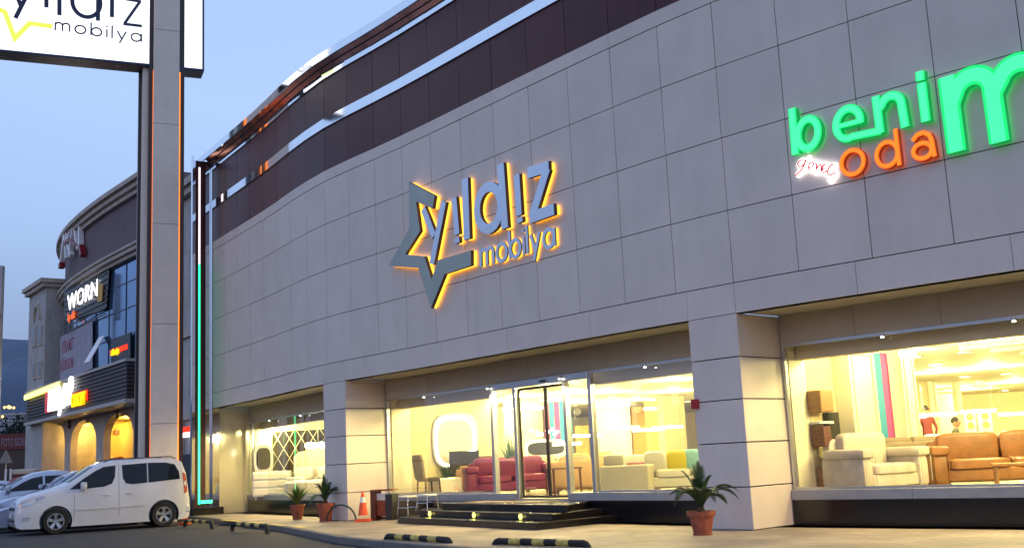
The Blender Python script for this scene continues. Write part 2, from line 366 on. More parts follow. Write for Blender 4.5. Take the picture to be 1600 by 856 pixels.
SEND=acc[-1]-S0; W=SEND/19.0; KMIN=-7
def fpos(s):
    t=min(max(s+S0,0),acc[-1]-1e-6)
    for i in range(len(acc)-1):
        if acc[i]<=t<=acc[i+1]: return fine[i].lerp(fine[i+1],(t-acc[i])/(acc[i+1]-acc[i]))
KP={k:fpos(k*W) for k in range(KMIN,20)}
def nrm(a,b):
    t=(b-a).normalized(); return Vector((t.y,-t.x))
KN={}
for k in KP:
    ns=[]
    if k-1 in KP: ns.append(nrm(KP[k-1],KP[k]))
    if k+1 in KP: ns.append(nrm(KP[k],KP[k+1]))
    n=sum(ns,Vector((0,0)))/len(ns); n.normalize(); KN[k]=n/max(.8,n.dot(ns[0]))
if KN[0].y<0: KN={k:-v for k,v in KN.items()}
def Fp(s,off=0,z=0):        # arc position s, distance inward off, height z
    u=s/W; k=int(math.floor(u)); k=max(KMIN,min(18,k)); t=u-k
    p=(KP[k]+KN[k]*off).lerp(KP[k+1]+KN[k+1]*off,t); return Vector((p.x,p.y,z))
def sof(x,y=700,off=0):      # arc position where column x meets the facade offset
    d=ray(x,y); d2=Vector((d.x,d.y))
    for k in range(KMIN,19):
        a=KP[k]+KN[k]*off; b=KP[k+1]+KN[k+1]*off; e=b-a; den=d2.x*(-e.y)+e.x*d2.y
        t=(a.x*(-e.y)+e.x*a.y)/den; q=(d2.x*a.y-d2.y*a.x)/den
        if -1e-6<=q<=1+1e-6 and t>0: return (k+q)*W
    return 19*W
def strip(mb,s0,s1,o0,o1,z0,z1):          # solid following the facade polyline
    ks=[s0]+[k*W for k in range(KMIN,20) if s0+1e-4<k*W<s1-1e-4]+[s1]
    mb.loft([[Fp(s,o0,z0),Fp(s,o1,z0),Fp(s,o1,z1),Fp(s,o0,z1)] for s in ks])
# pavement
store_kerb=[atz(x,y,.12) for x,y in((335,808),(450,821),(540,837),(610,844),(700,851),(820,858))]
d=(store_kerb[-1]-store_kerb[-2]).normalized()
kp=[Vector((-13.2,38.5,.12)),Vector((-11.0,35.6,.12))]+store_kerb+[store_kerb[-1]+d*3,store_kerb[-1]+d*14]
kp[-1]=Vector((9.5,5.6,.12)); kp[-2]=Vector((3.0,12.4,.12))
inner=[Fp(k*W,.6,.12) for k in range(KMIN,20)]
p=MB(); top=[Vector(v) for v in kp]+inner+[Vector((-12.5,38.9,.12))]
p.loft([[Vector((v.x,v.y,-.05)) for v in top],top]); pv=p.build('pavement','paving'); tag(pv,kind='structure')
kb=MB()
for a,b in zip(kp[:-1],kp[1:]):
    t=(b-a).normalized(); n=Vector((t.y,-t.x,0)); n=-n if n.y>0 else n
    g0,g1=a+t*.004,b-t*.004
    kb.loft([[g0+n*.004,g0+n*.14,g0+n*.14+Vector((0,0,-.13)),g0+n*.004+Vector((0,0,-.13))],[g1+n*.004,g1+n*.14,g1+n*.14+Vector((0,0,-.13)),g1+n*.004+Vector((0,0,-.13))]])
tag(kb.build('kerb','kerb',bevel=.015),kind='structure')
ky=MB()
for x0,x1 in((342,372),(380,405),(414,440),(455,470)):
    def kk(x):
        P=atz(x,812+(x-343)*.093,.124); return P
    a,b=kk(x0),kk(x1); ky.loft([[a,a+Vector((.16,.1,0)),a+Vector((.16,.1,.004)),a+Vector((0,0,.004))],[b,b+Vector((.16,.1,0)),b+Vector((.16,.1,.004)),b+Vector((0,0,.004))]])
tag(ky.build('painted_kerb_line','paint_yellow'),kind='structure')
# ================================================================== FURNITURE STORE
store=thing('furniture_store','large grey panelled furniture showroom with glowing ground floor windows and brown upper band','store building',Fp(6,0,0))
SL=KMIN*W
Z=[3.86,5.01,6.185,7.355,8.45]
cl=MB(); g=.007
for k in range(KMIN,19):
    for z0,z1 in zip(Z[:-1],Z[1:]):
        j=[random.uniform(-.0025,.0025) for _ in range(4)]
        s0,s1=k*W+g,(k+1)*W-g
        cl.loft([[Fp(s0,j[0],z0+g),Fp(s0,.03,z0+g),Fp(s0,.03,z1-g),Fp(s0,j[1],z1-g)],[Fp(s1,j[2],z0+g),Fp(s1,.03,z0+g),Fp(s1,.03,z1-g),Fp(s1,j[3],z1-g)]])
cl.build('wall_cladding','panel_grey',store)
bk=MB(); strip(bk,SL,19*W,.034,.25,3.395,11.26); bk.build('wall_backing','joint',store)
# fascia under the cladding
sP2L=sof(1078,540,0); sP1R=sof(539,594,0); sP1L=sof(505,600,0)
fa=MB()
cuts=[SL,-8.0*W+W*1.0,-4.2,-2.05,0,sP2L,sP2L+2.3,sP2L+4.7,sP2L+7.0,sP1R,sP1L,sP1L+2.4,sP1L+4.8,19*W]
cuts=sorted(set(c for c in cuts if c>=SL))
for a,b in zip(cuts[:-1],cuts[1:]): strip(fa,a+.004,b-.004,0,.03,3.39,3.852)
fa.build('fascia','panel_grey',store)
tr=MB()
for i in range(KMIN,19,3): strip(tr,i*W+.003,min(19,i+3)*W-.003,-.006,.03,8.458,8.72)
tr.build('upper_trim','panel_grey',store)
br=MB()
for k in range(KMIN,19):
    for z0,z1 in((8.725,9.83),(10.08,11.12)):
        j=[random.uniform(-.003,.003) for _ in range(4)]; s0,s1=k*W+g,(k+1)*W-g
        br.loft([[Fp(s0,.01+j[0],z0),Fp(s0,.03,z0),Fp(s0,.03,z1),Fp(s0,.01+j[1],z1)],[Fp(s1,.01+j[2],z0),Fp(s1,.03,z0),Fp(s1,.03,z1),Fp(s1,.01+j[3],z1)]])
br.build('brown_cladding','panel_brown',store)
for z0,z1 in((9.833,10.077),(11.123,11.27)):
    c_=MB()
    for i in range(KMIN,19,4): strip(c_,i*W+.002,min(19,i+4)*W-.002,-.03,.03,z0,z1)
    c_.build('chrome_band','chrome',store)
# projecting roof frame, turning down at the far end
FR=-.55; RFO=-.26; SE=19*W
fm=MB()
for i in range(KMIN,20,4): strip(fm,i*W+.002,min(19.75,i+4)*W-.002,RFO-.04,RFO,11.44,11.64)
rf=fm.build('roof_frame','chrome',store)
so_=MB()
def sstrip(mb,s0,s1,o0,z0,o1,z1,th=.02):
    ks=[s0]+[k*W for k in range(KMIN,20) if s0+1e-4<k*W<s1-1e-4]+[s1]
    mb.loft([[Fp(s,o0,z0),Fp(s,o1,z1),Fp(s,o1,z1+th),Fp(s,o0,z0+th)] for s in ks])
for i in range(KMIN,19,3): sstrip(so_,i*W+.003,min(19,i+3)*W-.003,RFO+.002,11.445,-.03,11.28)
so_.build('frame_soffit','copper',store)
rc=MB(); strip(rc,SL,SE,RFO+.004,3.0,11.55,11.60); rc.build('roof_slab','joint',store)
rl=MB(); sstrip(rl,SL,SE,-.155,11.352,-.135,11.34); rl.build('frame_groove','joint',store)
# end frame
tE=(KP[19]-KP[18]).normalized(); tE=Vector((tE.x,tE.y,0)); nE=Vector((KN[19].x,KN[19].y,0)).normalized(); zE=Vector((0,0,1)); pE=Vector((KP[19].x,KP[19].y,0))
def efr(mb,t0,t1,o0,o1,z0,z1):
    mb.loft([[pE+tE*t+nE*o+zE*z0 for t,o in((t0,o0),(t1,o0),(t1,o1),(t0,o1))],[pE+tE*t+nE*o+zE*z1 for t,o in((t0,o0),(t1,o0),(t1,o1),(t0,o1))]])
e_=MB(); efr(e_,.0,.14,-.03,.2,.15,11.27); e_.build('end_jamb','chrome',store,bevel=.01)
e_=MB(); efr(e_,.09,.144,.21,1.3,.13,3.38); e_.build('end_return','brushed_cream',store)
e_=MB(); efr(e_,.145,.20,FR,-.20,.35,11.42); e_.build('end_fin','panel_brown',store)
e_=MB(); efr(e_,.145,.20,-.198,.5,.35,11.42); e_.build('end_fin_trim','chrome',store)
e_=MB(); efr(e_,.06,.20,FR-.10,FR-.004,.35,11.42); e_.build('end_fin_edge','chrome',store)
e_=MB(); efr(e_,.205,.35,FR-.06,FR-.0,.35,11.6); e_.build('end_post','chrome',store)
e_=MB(); efr(e_,.115,.142,FR+.12,FR+.17,8.0,11.2); e_.build('white_neon_tube','neon_white',store)
e_=MB(); efr(e_,.115,.142,FR+.12,FR+.17,.45,7.98); e_.build('green_neon_tube','neon_green',store)
e_=MB(); efr(e_,-.02,.03,FR+.18,-.04,.47,.56); efr(e_,.035,.142,FR+.18,-.04,.47,.56); e_.build('neon_tube_foot','neon_green',store)
e_=MB(); efr(e_,-.1,.6,FR-.1,.3,.1,.34); e_.build('end_plinth','black_granite',store)
e_=MB(); efr(e_,.21,.9,.25,12,0,11.27); e_.build('side_wall','stone_grey',store)
# soffit and lintels over the recess
sf=MB()
for a,b in((SL,-.0),(sP2L,sP1R),(sP1L,SE-.1)): strip(sf,a,b,.032,1.5,3.395,3.44)
sf.build('soffit','soffit',store)
RO=1.1
ln=MB()
for a,b,n in((SL,-.02,6),(sP2L+.02,sP1R-.02,6),(sP1L+.02,SE-.1,4)):
    for i in range(n): ln=MB(); strip(ln,a+(b-a)*i/n+.004,a+(b-a)*(i+1)/n-.004,RO,RO+.16,2.935,3.393); ln.build('lintel_panel','soffit',store)
# pillars
ZP=[.12,.755,1.42,2.075,2.72,3.388]
def pillar(sa,sb,depth=1.25):
    pm=MB()
    for z0,z1 in zip(ZP[:-1],ZP[1:]):
        ks=[sa]+[k*W for k in range(KMIN,20) if sa<k*W<sb]+[sb]
        o0=0.0
        outer=[Fp(s,o0,0) for s in ks]+[Fp(s,depth,0) for s in reversed(ks)]
        pm.loft([[Vector((v.x,v.y,z0+.008)) for v in outer],[Vector((v.x,v.y,z1-.008)) for v in outer]])
    o=pm.build('pillar','panel_grey',store,bevel=.006)
    im=MB(); ks=[sa+.03,sb-.03]; outer=[Fp(s,.03,0) for s in ks]+[Fp(s,depth-.03,0) for s in reversed(ks)]
    im.loft([[Vector((v.x,v.y,.12)) for v in outer],[Vector((v.x,v.y,3.39)) for v in outer]]); im.build('pillar_core','joint',store)
pillar(0,sP2L); pillar(sP1R,sP1L)
# plinth, sill
sWL=sof(393,700,RO)
pl=MB()
for a,b in((SL,-.01),(sP2L+.01,sP1R-.01),(sP1L+.01,SE-.1)): strip(pl,a,b,RO-.04,RO+.1,.12,.50)
pl.build('base_plinth','black_granite',store)
doorL,doorR=sof(806,700,RO),sof(887,700,RO)
si=MB()
for a,b,n in((SL,-.01,4),(sP2L+.01,doorR,1),(doorL,sP1R-.01,2),(sP1L+.01,SE-.1,2)):
    for i in range(n): strip(si,a+(b-a)*i/n+.002,a+(b-a)*(i+1)/n-.002,RO-.06,RO+.12,.503,.655)
si.build('window_sill','sill_stone',store,bevel=.006)
th=MB(); strip(th,doorR,doorL,RO-.06,RO+.12,.505,.545); th.build('door_threshold','alu',store)
# windows
def window(sa,sb,mull,name='window'):
    fr=MB(); w_=.045
    strip(fr,sa,sb,RO+.01,RO+.07,2.885,2.933); strip(fr,sa,sb,RO+.01,RO+.07,.657,.69)
    for s in [sa+w_/2,sb-w_/2]+mull: strip(fr,s-w_/2,s+w_/2,RO+.005,RO+.075,.692,2.883)
    f=fr.build('window','alu',store)
    gl=MB(); es=sorted([sa]+mull+[sb])
    for a,b in zip(es[:-1],es[1:]): strip(gl,a+w_/2,b-w_/2,RO+.035,RO+.041,.69,2.885)
    gl.build('glass_pane','glass',f)
window(SL,-.02,[-8.3*1])
window(sP2L+.02,sof(927,700,RO),[])
window(sof(770,700,RO),sP1R-.02,[])
window(sP1L+.02,sWL,[])
# left end: filmed glass
fr=MB()
strip(fr,sWL+.02,SE-.12,RO+.01,RO+.07,2.885,2.933); 
for s in(sWL+.03,SE-.14): strip(fr,s-.02,s+.02,RO+.01,RO+.07,.657,2.883)
f=fr.build('window','alu',store)
gl=MB(); strip(gl,sWL+.05,SE-.16,RO+.03,RO+.04,.657,2.884); gl.build('filmed_pane','film_glass2',f)
# sliding entrance
dr=MB(); xs=[sof(x,700,RO) for x in(772,808,887,927)]
strip(dr,xs[3],xs[0],RO-.05,RO+.1,2.80,2.93)
for s in xs: strip(dr,s-.045,s+.045,RO-.03,RO+.09,.55,2.798)
en=dr.build('entrance_door','alu',store,bevel=.004)
for a,b in((xs[3],xs[2]),(xs[1],xs[0])): gl=MB(); strip(gl,a+.046,b-.046,RO+.03,RO+.036,.69,2.797); gl.build('side_light','glass',en)
mid=sof(853,700,RO)
for a,b in((xs[2]+.06,mid-.006),(mid+.006,xs[1]-.06)):
    lf=MB(); 
    for s0,s1 in((a,a+.035),(b-.035,b)): strip(lf,s0,s1,RO+.045,RO+.07,.56,2.78)
    strip(lf,a+.036,b-.036,RO+.045,RO+.07,2.73,2.78); strip(lf,a+.036,b-.036,RO+.045,RO+.07,.56,.60)
    l=lf.build('door_leaf','plastic_black',en); q=MB(); strip(q,a+.036,b-.036,RO+.055,RO+.061,.60,2.73); q.build('leaf_glass','glass',l)
sn=MB(); strip(sn,mid-.16,mid+.02,RO-.09,RO-.052,2.84,2.88); sn.build('door_sensor','plastic_black',en,bevel=.01)
# ---- steps
stp=thing('entrance_steps','three black granite entrance steps with small round lights below the glass doors','steps',atz(720,822,.12))
A=atz(621,817,.12); B=atz(838,828,.12); Cc=Fp(sof(965,800,RO-.06),RO-.06,.12); Dd=Fp(sof(655,790,RO-.06),RO-.06,.12)
def v2(v): return Vector((v.x,v.y))
fd=(v2(B)-v2(A)).normalized(); cd_=(v2(Cc)-v2(B)).normalized(); nF=Vector((-fd.y,fd.x)); nF=nF if nF.y>0 else -nF
for i in range(3):
    ins=.36*i; a=v2(A)+nF*ins+fd*ins*1.0; b=v2(B)+nF*ins-fd*ins*.15; c=v2(Cc)-fd*ins*.55; c=v2(Fp(sof(965-22*i,800,RO-.06),RO-.062)); dq=v2(Fp(sof(650+14*i,790,RO-.06),RO-.062))
    z0=.12+.127*i+.001; z1=.12+.127*(i+1); st=MB(); poly=[a,b,c,dq]
    st.loft([[Vector((q.x,q.y,z0)) for q in poly],[Vector((q.x,q.y,z1)) for q in poly]]); st.build('step','black_granite' if i<2 else 'black_granite',stp,bevel=.012,seg=2)
    if i==1:
        for x,y in((672,804),(741,806),(814,809)):
            P=Vector((a.x,a.y,0)); N=Vector((nF.x,nF.y,0)); h=hit(x,y,P,N); l=MB(); X=Vector((fd.x,fd.y,0))
            l.prism(ring(0,0,.045,.05,14),(Vector((h.x,h.y,.31)),X,Vector((0,0,1)),-N),.001,.02); l.build('step_light','neon_yellow',stp)
            point((h.x-nF.x*.08,h.y-nF.y*.08,.31),.12,(1,.85,.2),.03)
mat_=MB(); q=[v2(Fp(sof(x,785,RO-.1),RO-.15)) for x in(880,760)]; q2=[v-Vector((nF.x,nF.y))*.55 for v in q]
mat_.loft([[Vector((v.x,v.y,.503)) for v in(q[0],q[1],q2[1],q2[0])],[Vector((v.x,v.y,.512)) for v in(q[0],q[1],q2[1],q2[0])]])
tag(mat_.build('door_mat','fabric_taupe'),'grey brown mat lying on the top step before the glass doors','door mat')
# ================================================================== STORE INTERIOR (parts of the store)
FZ=.5; CZ=3.1
def wallseg(pts,z0,z1,m,name,thick=.12,parent=store,lab=None):
    mb=MB()
    for a,b in zip(pts[:-1],pts[1:]):
        a,b=Vector(a),Vector(b); t=(b-a).normalized(); n=Vector((-t.y,t.x)); n=n if n.y>0 else -n
        P=[a,b,b+n*thick,a+n*thick]; mb.loft([[Vector((v.x,v.y,z0)) for v in P],[Vector((v.x,v.y,z1)) for v in P]])
    return mb.build(name,m,parent)
n0=KN[0].normalized(); n1=KN[8].normalized(); 
if n0.y<0: n0=-n0
front=[v2(Fp(k*W,RO+.14)) for k in range(KMIN,20)]
backR=Vector((34,34)); backL=Vector((-4,52))
fl=MB(); poly=front+[Vector((-7,48)),Vector((8,50)),Vector((24,42)),Vector((30,24))]
fl.loft([[Vector((v.x,v.y,.14)) for v in poly],[Vector((v.x,v.y,FZ)) for v in poly]]); fl.build('interior_floor','floor_tile',store)
ce=MB(); ce.loft([[Vector((v.x,v.y,CZ)) for v in poly],[Vector((v.x,v.y,CZ+.2)) for v in poly]]); ce.build('interior_ceiling','ceiling_white',store)
bm_=MB()
for o in(2.6,4.0,5.4,6.8,8.2,9.6,11,12.4,13.8): strip(bm_,SL,-.3,o,o+.35,CZ-.09,CZ-.002)
bm_.build('ceiling_beam','cream_panel',store)
for a,b in((SL,-.05),(sP2L+.05,sof(925,620,RO+.3)),(sof(770,620,RO+.3),sP1R-.05),(sP1L+.05,SE-.2)): bh=MB(); strip(bh,a,b,RO+.35,RO+.6,2.70,CZ-.003); bh.build('window_bulkhead','cream_wall',store)
# outer back walls
wallseg([(-7,48),(8,50)],FZ,CZ,'cream_wall','back_wall'); wallseg([(8,50),(24,42)],FZ,CZ,'cream_wall','back_wall'); wallseg([(24,42),(30,24)],FZ,CZ,'cream_wall','side_wall')
wallseg([(30,24),v2(Fp(SL,RO+.2))],FZ,CZ,'cream_wall','side_wall')
P1=v2(Fp(sP1R-.03,RO+.16)); nP=(v2(Fp(sP1R,3))-v2(Fp(sP1R,0))).normalized()
P2=v2(Fp(-.03,RO+.16)); nQ=(v2(Fp(0,3))-v2(Fp(0,0))).normalized()
P3=v2(Fp(SE-.15,RO+.2)); nS=(v2(Fp(SE,3))-v2(Fp(SE,0))).normalized()
def Lq(x,P,n):
    v=ray(x,700); d2=Vector((v.x,v.y)); return (P.x*d2.y-P.y*d2.x)/(n.y*d2.x-n.x*d2.y)
LQ=lambda x: Lq(x,P2,nQ)
# mid bay left partition
wallseg([P1,P1+nP*.55],FZ+.002,CZ-.005,'cream_panel','partition_panel',.25)
wallseg([P1+nP*.56,P1+nP*3.1],FZ+.002,CZ-.005,'wallpaper','partition_wall',.2)
# left bay
wallseg([P1+nP*3.12,P3+nS*5.2],FZ+.002,CZ-.005,'cream_wall','partition_wall'); wallseg([P3+nS*5.2,P3],FZ+.002,CZ-.005,'cream_panel','side_wall')
# right bay partition
wallseg([P2,P2+nQ*LQ(1270)],FZ+.002,CZ-.005,'cream_panel','partition_panel',.2)
wallseg([P2+nQ*(LQ(1270)+.01),P2+nQ*LQ(1312)],FZ+.002,CZ-.005,'wallpaper','partition_wall',.15)
def column(c,wd,dp,ang,z1=CZ-.005,m='cream_panel',cove=True,name='interior_column'):
    X=Matrix.Translation((c[0],c[1],0))@Matrix.Rotation(ang,4,'Z'); mb=MB(); mb.X=X; mb.box(-wd/2,wd/2,-dp/2,dp/2,FZ+.003,z1)
    o=mb.build(name,m,store)
    t=MB(); t.X=X
    for x0,x1 in((-wd/2+.08,wd/2-.08),): 
        for a,b,c_,d_ in((x0,x0+.02,FZ+.3,z1-.3),(x1-.02,x1,FZ+.3,z1-.3),(x0+.021,x1-.021,z1-.32,z1-.3),(x0+.021,x1-.021,FZ+.3,FZ+.32)): t.box(a,b,-dp/2-.015,-dp/2-.001,c_,d_)
    t.build('panel_moulding','wallpaper',o)
    if cove:
        t=MB(); t.X=X; t.box(-wd/2-.03,wd/2+.03,-dp/2-.05,-dp/2-.004,z1-.26,z1-.18); t.build('cove_lamp','strip_lamp',o)
    return o
aQ=math.atan2(nQ.y,nQ.x)
column(P2+nQ*((LQ(1312)+LQ(1352))/2)+Vector((.05,-.05)),(LQ(1352)-LQ(1312)),.5,aQ,cove=False)
column(P2+nQ*((LQ(1403)+LQ(1424))/2),LQ(1424)-LQ(1403),.45,aQ)
for a,b,m in((LQ(1361),LQ(1369),'stripe_blue'),(LQ(1369.3),LQ(1379.7),'ceiling_white'),(LQ(1380),LQ(1390),'stripe_blue'),(LQ(1390.3),LQ(1401),'stripe_magenta')):
    wallseg([P2+nQ*a,P2+nQ*b],FZ+.003,CZ-.2,m,'display_banner',.05)
wallseg([dep(1424,33),dep(1466,33.4)],FZ+.002,CZ-.005,'cream_wall','inner_wall',.2); wallseg([dep(1467,33.2),dep(1474,34)],FZ+.002,CZ-.005,'cream_panel','inner_wall')
wallseg([dep(1474,35.2),dep(1500,35.6)],FZ+.002,2.8,'white_gloss','inner_door')
wallseg([dep(1504,34),dep(1512,34.2)],FZ+.002,CZ-.005,'cream_panel','inner_wall')
# mid bay deep elements
def colpx(x0,x1,d,**k):
    a,b=dep(x0,d),dep(x1,d); c=(a+b)/2; column((c.x,c.y+.2),(b-a).length,.4,math.atan2(c.x,c.y)*-.5,**k)
colpx(790,850,33.5); colpx(930,988,34); colpx(1012,1046,38,m='gold_fabric'); 
a,b=dep(1040,34),dep(1074,34.5); wallseg([a,b],FZ+.002,CZ-.01,'wallpaper','inner_wall',.3)
k0=853
for m,wd in(('stripe_magenta',8),('stripe_blue',8),('stripe_magenta',8),('stripe_blue',8),('stripe_magenta',5),('stripe_blue',6)):
    wallseg([dep(k0,32.5),dep(k0+wd-.3,32.5)],FZ+.9,CZ-.12,m,'display_banner',.04); k0+=wd
wallseg([dep(900,38),dep(921,38.2)],FZ+.002,2.4,'gold_wall','inner_wall'); wallseg([dep(990,41),dep(1040,41)],FZ+.002,CZ-.01,'gold_fabric','inner_wall')
wallseg([dep(766,36),dep(790,36)],FZ+.002,CZ-.01,'cream_panel','inner_wall')
# downlights
SPOTE=190
WARM=(1,.86,.33)
dl=thing('ceiling_downlight','','ceiling light',(0,0,0)); m_=MB(); m_.lathe([(.13,-.012),(.13,0)],n=16); m_.build('lens','lamp',dl); m_=MB(); m_.lathe([(.135,-.02),(.16,-.02),(.16,0),(.135,0),(.135,-.02)],n=16); m_.build('trim_ring','alu',dl)
first=True; cnt=0
spots=[(783,612,'left of the doors'),(825,607,''),(858,614,''),(896,611,''),(919,624,''),(958,619,''),(986,632,''),(1020,625,''),(1041,632,''),(1074,627,''),
(1431,557,''),(1461,569,''),(1488,580,''),(1508,588,''),(1530,596,''),(1553,574,''),(1571,584,''),(1584,591,''),(1508,549,''),(1594,543,''),(1390,545,''),(1350,556,''),(1300,566,''),(1546,603,''),(1570,610,''),(1700,550,''),(1800,560,''),(1670,590,''),(1740,600,'')]
def zlab(i,x,y):
    side='in the right hand showroom' if x>1200 else 'seen through the middle glass doors'
    return f'round white downlight in the ceiling {side}'
for i,(x,y,_) in enumerate(spots):
    P=atz(x,y,CZ-.004)
    if P.y>46: P=P*(44/P.y)
    if x>1200: P.z=CZ-.003
    grp='downlights in the right showroom ceiling' if x>1200 else 'downlights in the middle showroom ceiling'
    if x>1600: point((P.x,P.y,CZ-.25),120,WARM,.1); continue
    if first: dl.location=(P.x,P.y,CZ-.003); o=dl; first=False
    else: o=dup(dl,loc=(P.x,P.y,CZ-.003))
    o['label']=zlab(i,x,y); o['group']=grp
    point((P.x,P.y,CZ-.05),260,WARM,.07,kind='SPOT')
for x,d,e in((1300,20.3,60),(1420,21.5,60),(1560,19,60),(1700,16,70),(700,28.4,60),(740,29.5,40),(860,26,70),(1000,23.5,70),(430,35,60),(480,33,60),(1060,27,60),(1560,28,80),(900,30,70),(1600,36,120),(1520,40,90),(820,31,70),(870,33.8,80),(905,36,80),(955,31,80),(1000,36,90),(1060,32,80),(775,33,60),(1450,37,80),(1480,29,60)):  # points without fixtures, several added to brighten the dark middle bay
    q=dep(x,d); point((q.x,q.y,2.8),e*4.6,WARM,.12)
for a_,b_,n_ in((-7.5,-.4,5),(sP2L+.3,sP1R-.4,6),(sP1L+.4,SE-.8,4)):  # added row hidden behind the bulkhead to light pillar sides and pavement
    for i in range(n_):
        P=Fp(a_+(b_-a_)*(i+.5)/n_,RO+.95,2.86); point(P,125,WARM,.06)
rail=thing('rail_spotlight','','spotlight'); m=MB(); m.lathe([(.02,-.03),(.035,-.02),(.035,.03),(.02,.035)],n=12); m.build('lamp_head','alu',rail,smooth=True); m=MB(); m.lathe([(.028,-.036),(.02,-.034)],n=12); m.build('lens','lamp',rail)
fl_=0
for a_,b_,n_,lab in((-6.6,-.9,3,'small spotlight on the head rail of the right window'),(sP2L+.8,sP1R-.6,4,'small spotlight under the lintel over the entrance windows'),(sP1L+.5,SE-1.0,3,'small spotlight under the lintel of the left window')):
    for i in range(n_):
        P=Fp(a_+(b_-a_)*(i+.5)/n_,RO-.10,2.88); r0=Fp(a_+(b_-a_)*(i+.5)/n_,RO-3,2.88)
        o=rail if fl_==0 else dup(rail); fl_=1; o.matrix_world=Matrix.Translation(P); o['label']=lab; o['group']='spotlights on the window head rails'
        l=bpy.data.lights.new('spot','SPOT'); l.energy=SPOTE; l.color=(1,.68,.31); l.spot_size=R(158); l.spot_blend=.55; l.shadow_soft_size=.05
        lo_=bpy.data.objects.new('spot',l); C.objects.link(lo_); dv=(r0-P).normalized()*.55+Vector((0,0,-1)); lo_.location=P+Vector((0,0,-.06))+(r0-P).normalized()*.04; lo_.rotation_euler=dv.to_track_quat('-Z','Y').to_euler()
P=Fp(SE-.5,RO+.5,2.8); point(P,90,WARM,.06)  # unseen light added to brighten the filmed pane from behind
# ================================================================== LETTERS ON THE STORE
def plane_frame(sa,sb,off):
    a=Fp(sa,off,0); b=Fp(sb,off,0); U=(a-b).normalized(); Wn=Vector((U.y,-U.x,0)); Wn=Wn if Wn.y<0 else -Wn
    return (b,U,Vector((0,0,1)),Wn)      # origin at left end, U to the right, W outward
def mapper(fr,px0,py0,sc):
    O,U,V,Wn=fr
    def m(X,Y):
        h=hit(px0+X/sc,py0+Y/sc,O,Wn)-O; return (h.dot(U),h.z)
    return m
fs=plane_frame(sof(868,300,0),sof(640,300,0),0.0); OFFS=.16
fs2=(fs[0]+fs[3]*OFFS,)+fs[1:]
mp_=mapper(fs2,600,230,3.17)
sg=thing('store_sign','grey star outline with backlit silver yıldız mobilya lettering on the panelled wall','shop sign',fs[0]+Vector((0,0,5)))
def slab(name,shapes,m,sm,glow,d0=.08,d1=.16,parent=sg,halo=.03):
    b=MB(); h=MB()
    for i,sh in enumerate(shapes):
        e=i*.0016
        if sh[0]=='poly': b.prism(sh[1],fs,d0+e,d1+e); h.prism(sh[1],fs,.02+e,d0-.02-e)
        else: b.ribbon(sh[1],sh[2],fs,d0+e,d1+e,sh[3]); h.ribbon(sh[1],sh[2]*.8,fs,.02+e,d0-.02-e,sh[3])
    o=b.build(name,[m,sm],parent)
    for p in o.data.polygons:
        if abs(p.normal.dot(fs[3]))<.5: p.material_index=1
    if m in('sign_green','sign_orange'):
        cqm=MB()
        for i,sh in enumerate(shapes): cqm.ribbon(sh[1],sh[2]*.7,fs,d1+.004+i*.0016,d1+.012+i*.0016,sh[3])
        cqm.build('lit_core',m+'_core',o)
    if glow: h.build('halo_lamp',glow,o)
    return o
star=[(250,240),(122,172),(125,400),(22,588),(170,598),(232,797),(300,628),(430,585),(430,510),(265,560),(235,655),(200,540),(105,530),(178,415),(158,270),(240,305)]
slab('star_outline',[('poly',[mp_(*q) for q in star])],'star_metal','letter_side','neon_amber')
def Lw(px):  # px width in zoom -> metres
    a=mp_(500,300); b=mp_(500+px,300); return abs(b[0]-a[0])
w1=Lw(32)
def rb(pts,wd,closed=False): return ('rib',[mp_(*q) for q in pts],wd,closed)
slab('letter_y',[rb([(193,305),(246,440)],w1*.8),rb([(296,268),(236,578)],w1*.85)],'letter_metal','letter_side','neon_amber')
for nm,p0,p1,dot in(('letter_i',(346,250),(361,432),(361,462)),('letter_i',(656,135),(668,338),(672,360))):
    slab(nm,[rb([p0,p1],w1*.8),rb([(dot[0]-1,dot[1]-13),(dot[0]+1,dot[1]+13)],w1*.8)],'letter_metal','letter_side','neon_amber')
slab('letter_l',[rb([(400,155),(410,456)],w1)],'letter_metal','letter_side','neon_amber')
slab('letter_d',[rb([(518+58*math.cos(t*math.pi/12),300+104*math.sin(t*math.pi/12)-30*math.cos(t*math.pi/12)*.35) for t in range(24)],w1*.95,True),rb([(576,82),(598,402)],w1)],'letter_metal','letter_side','neon_amber')
slab('letter_z',[rb([(710,128),(815,95)],w1*1.0),rb([(806,104),(736,334)],w1*.95),rb([(722,350),(842,306)],w1*1.0)],'letter_metal','letter_side','neon_amber')
# small word
a=mp_(466,582); b=mp_(832,500)
gl_,tw=word('mobilya',.34); sc=(b[0]-a[0])/tw; xh=abs(mp_(580,470)[1]-mp_(580,555)[1]); zb=(mp_(470,582)[1]+mp_(820,497)[1])/2
for x,gq in gl_:
    slab('small_letter',[('rib',[(a[0]+(x+u)*sc,zb+v*xh) for u,v in pts],.075,bool(cl_)) for pts,cl_ in gq],'letter_metal','letter_side','neon_amber',d0=.06,d1=.09)
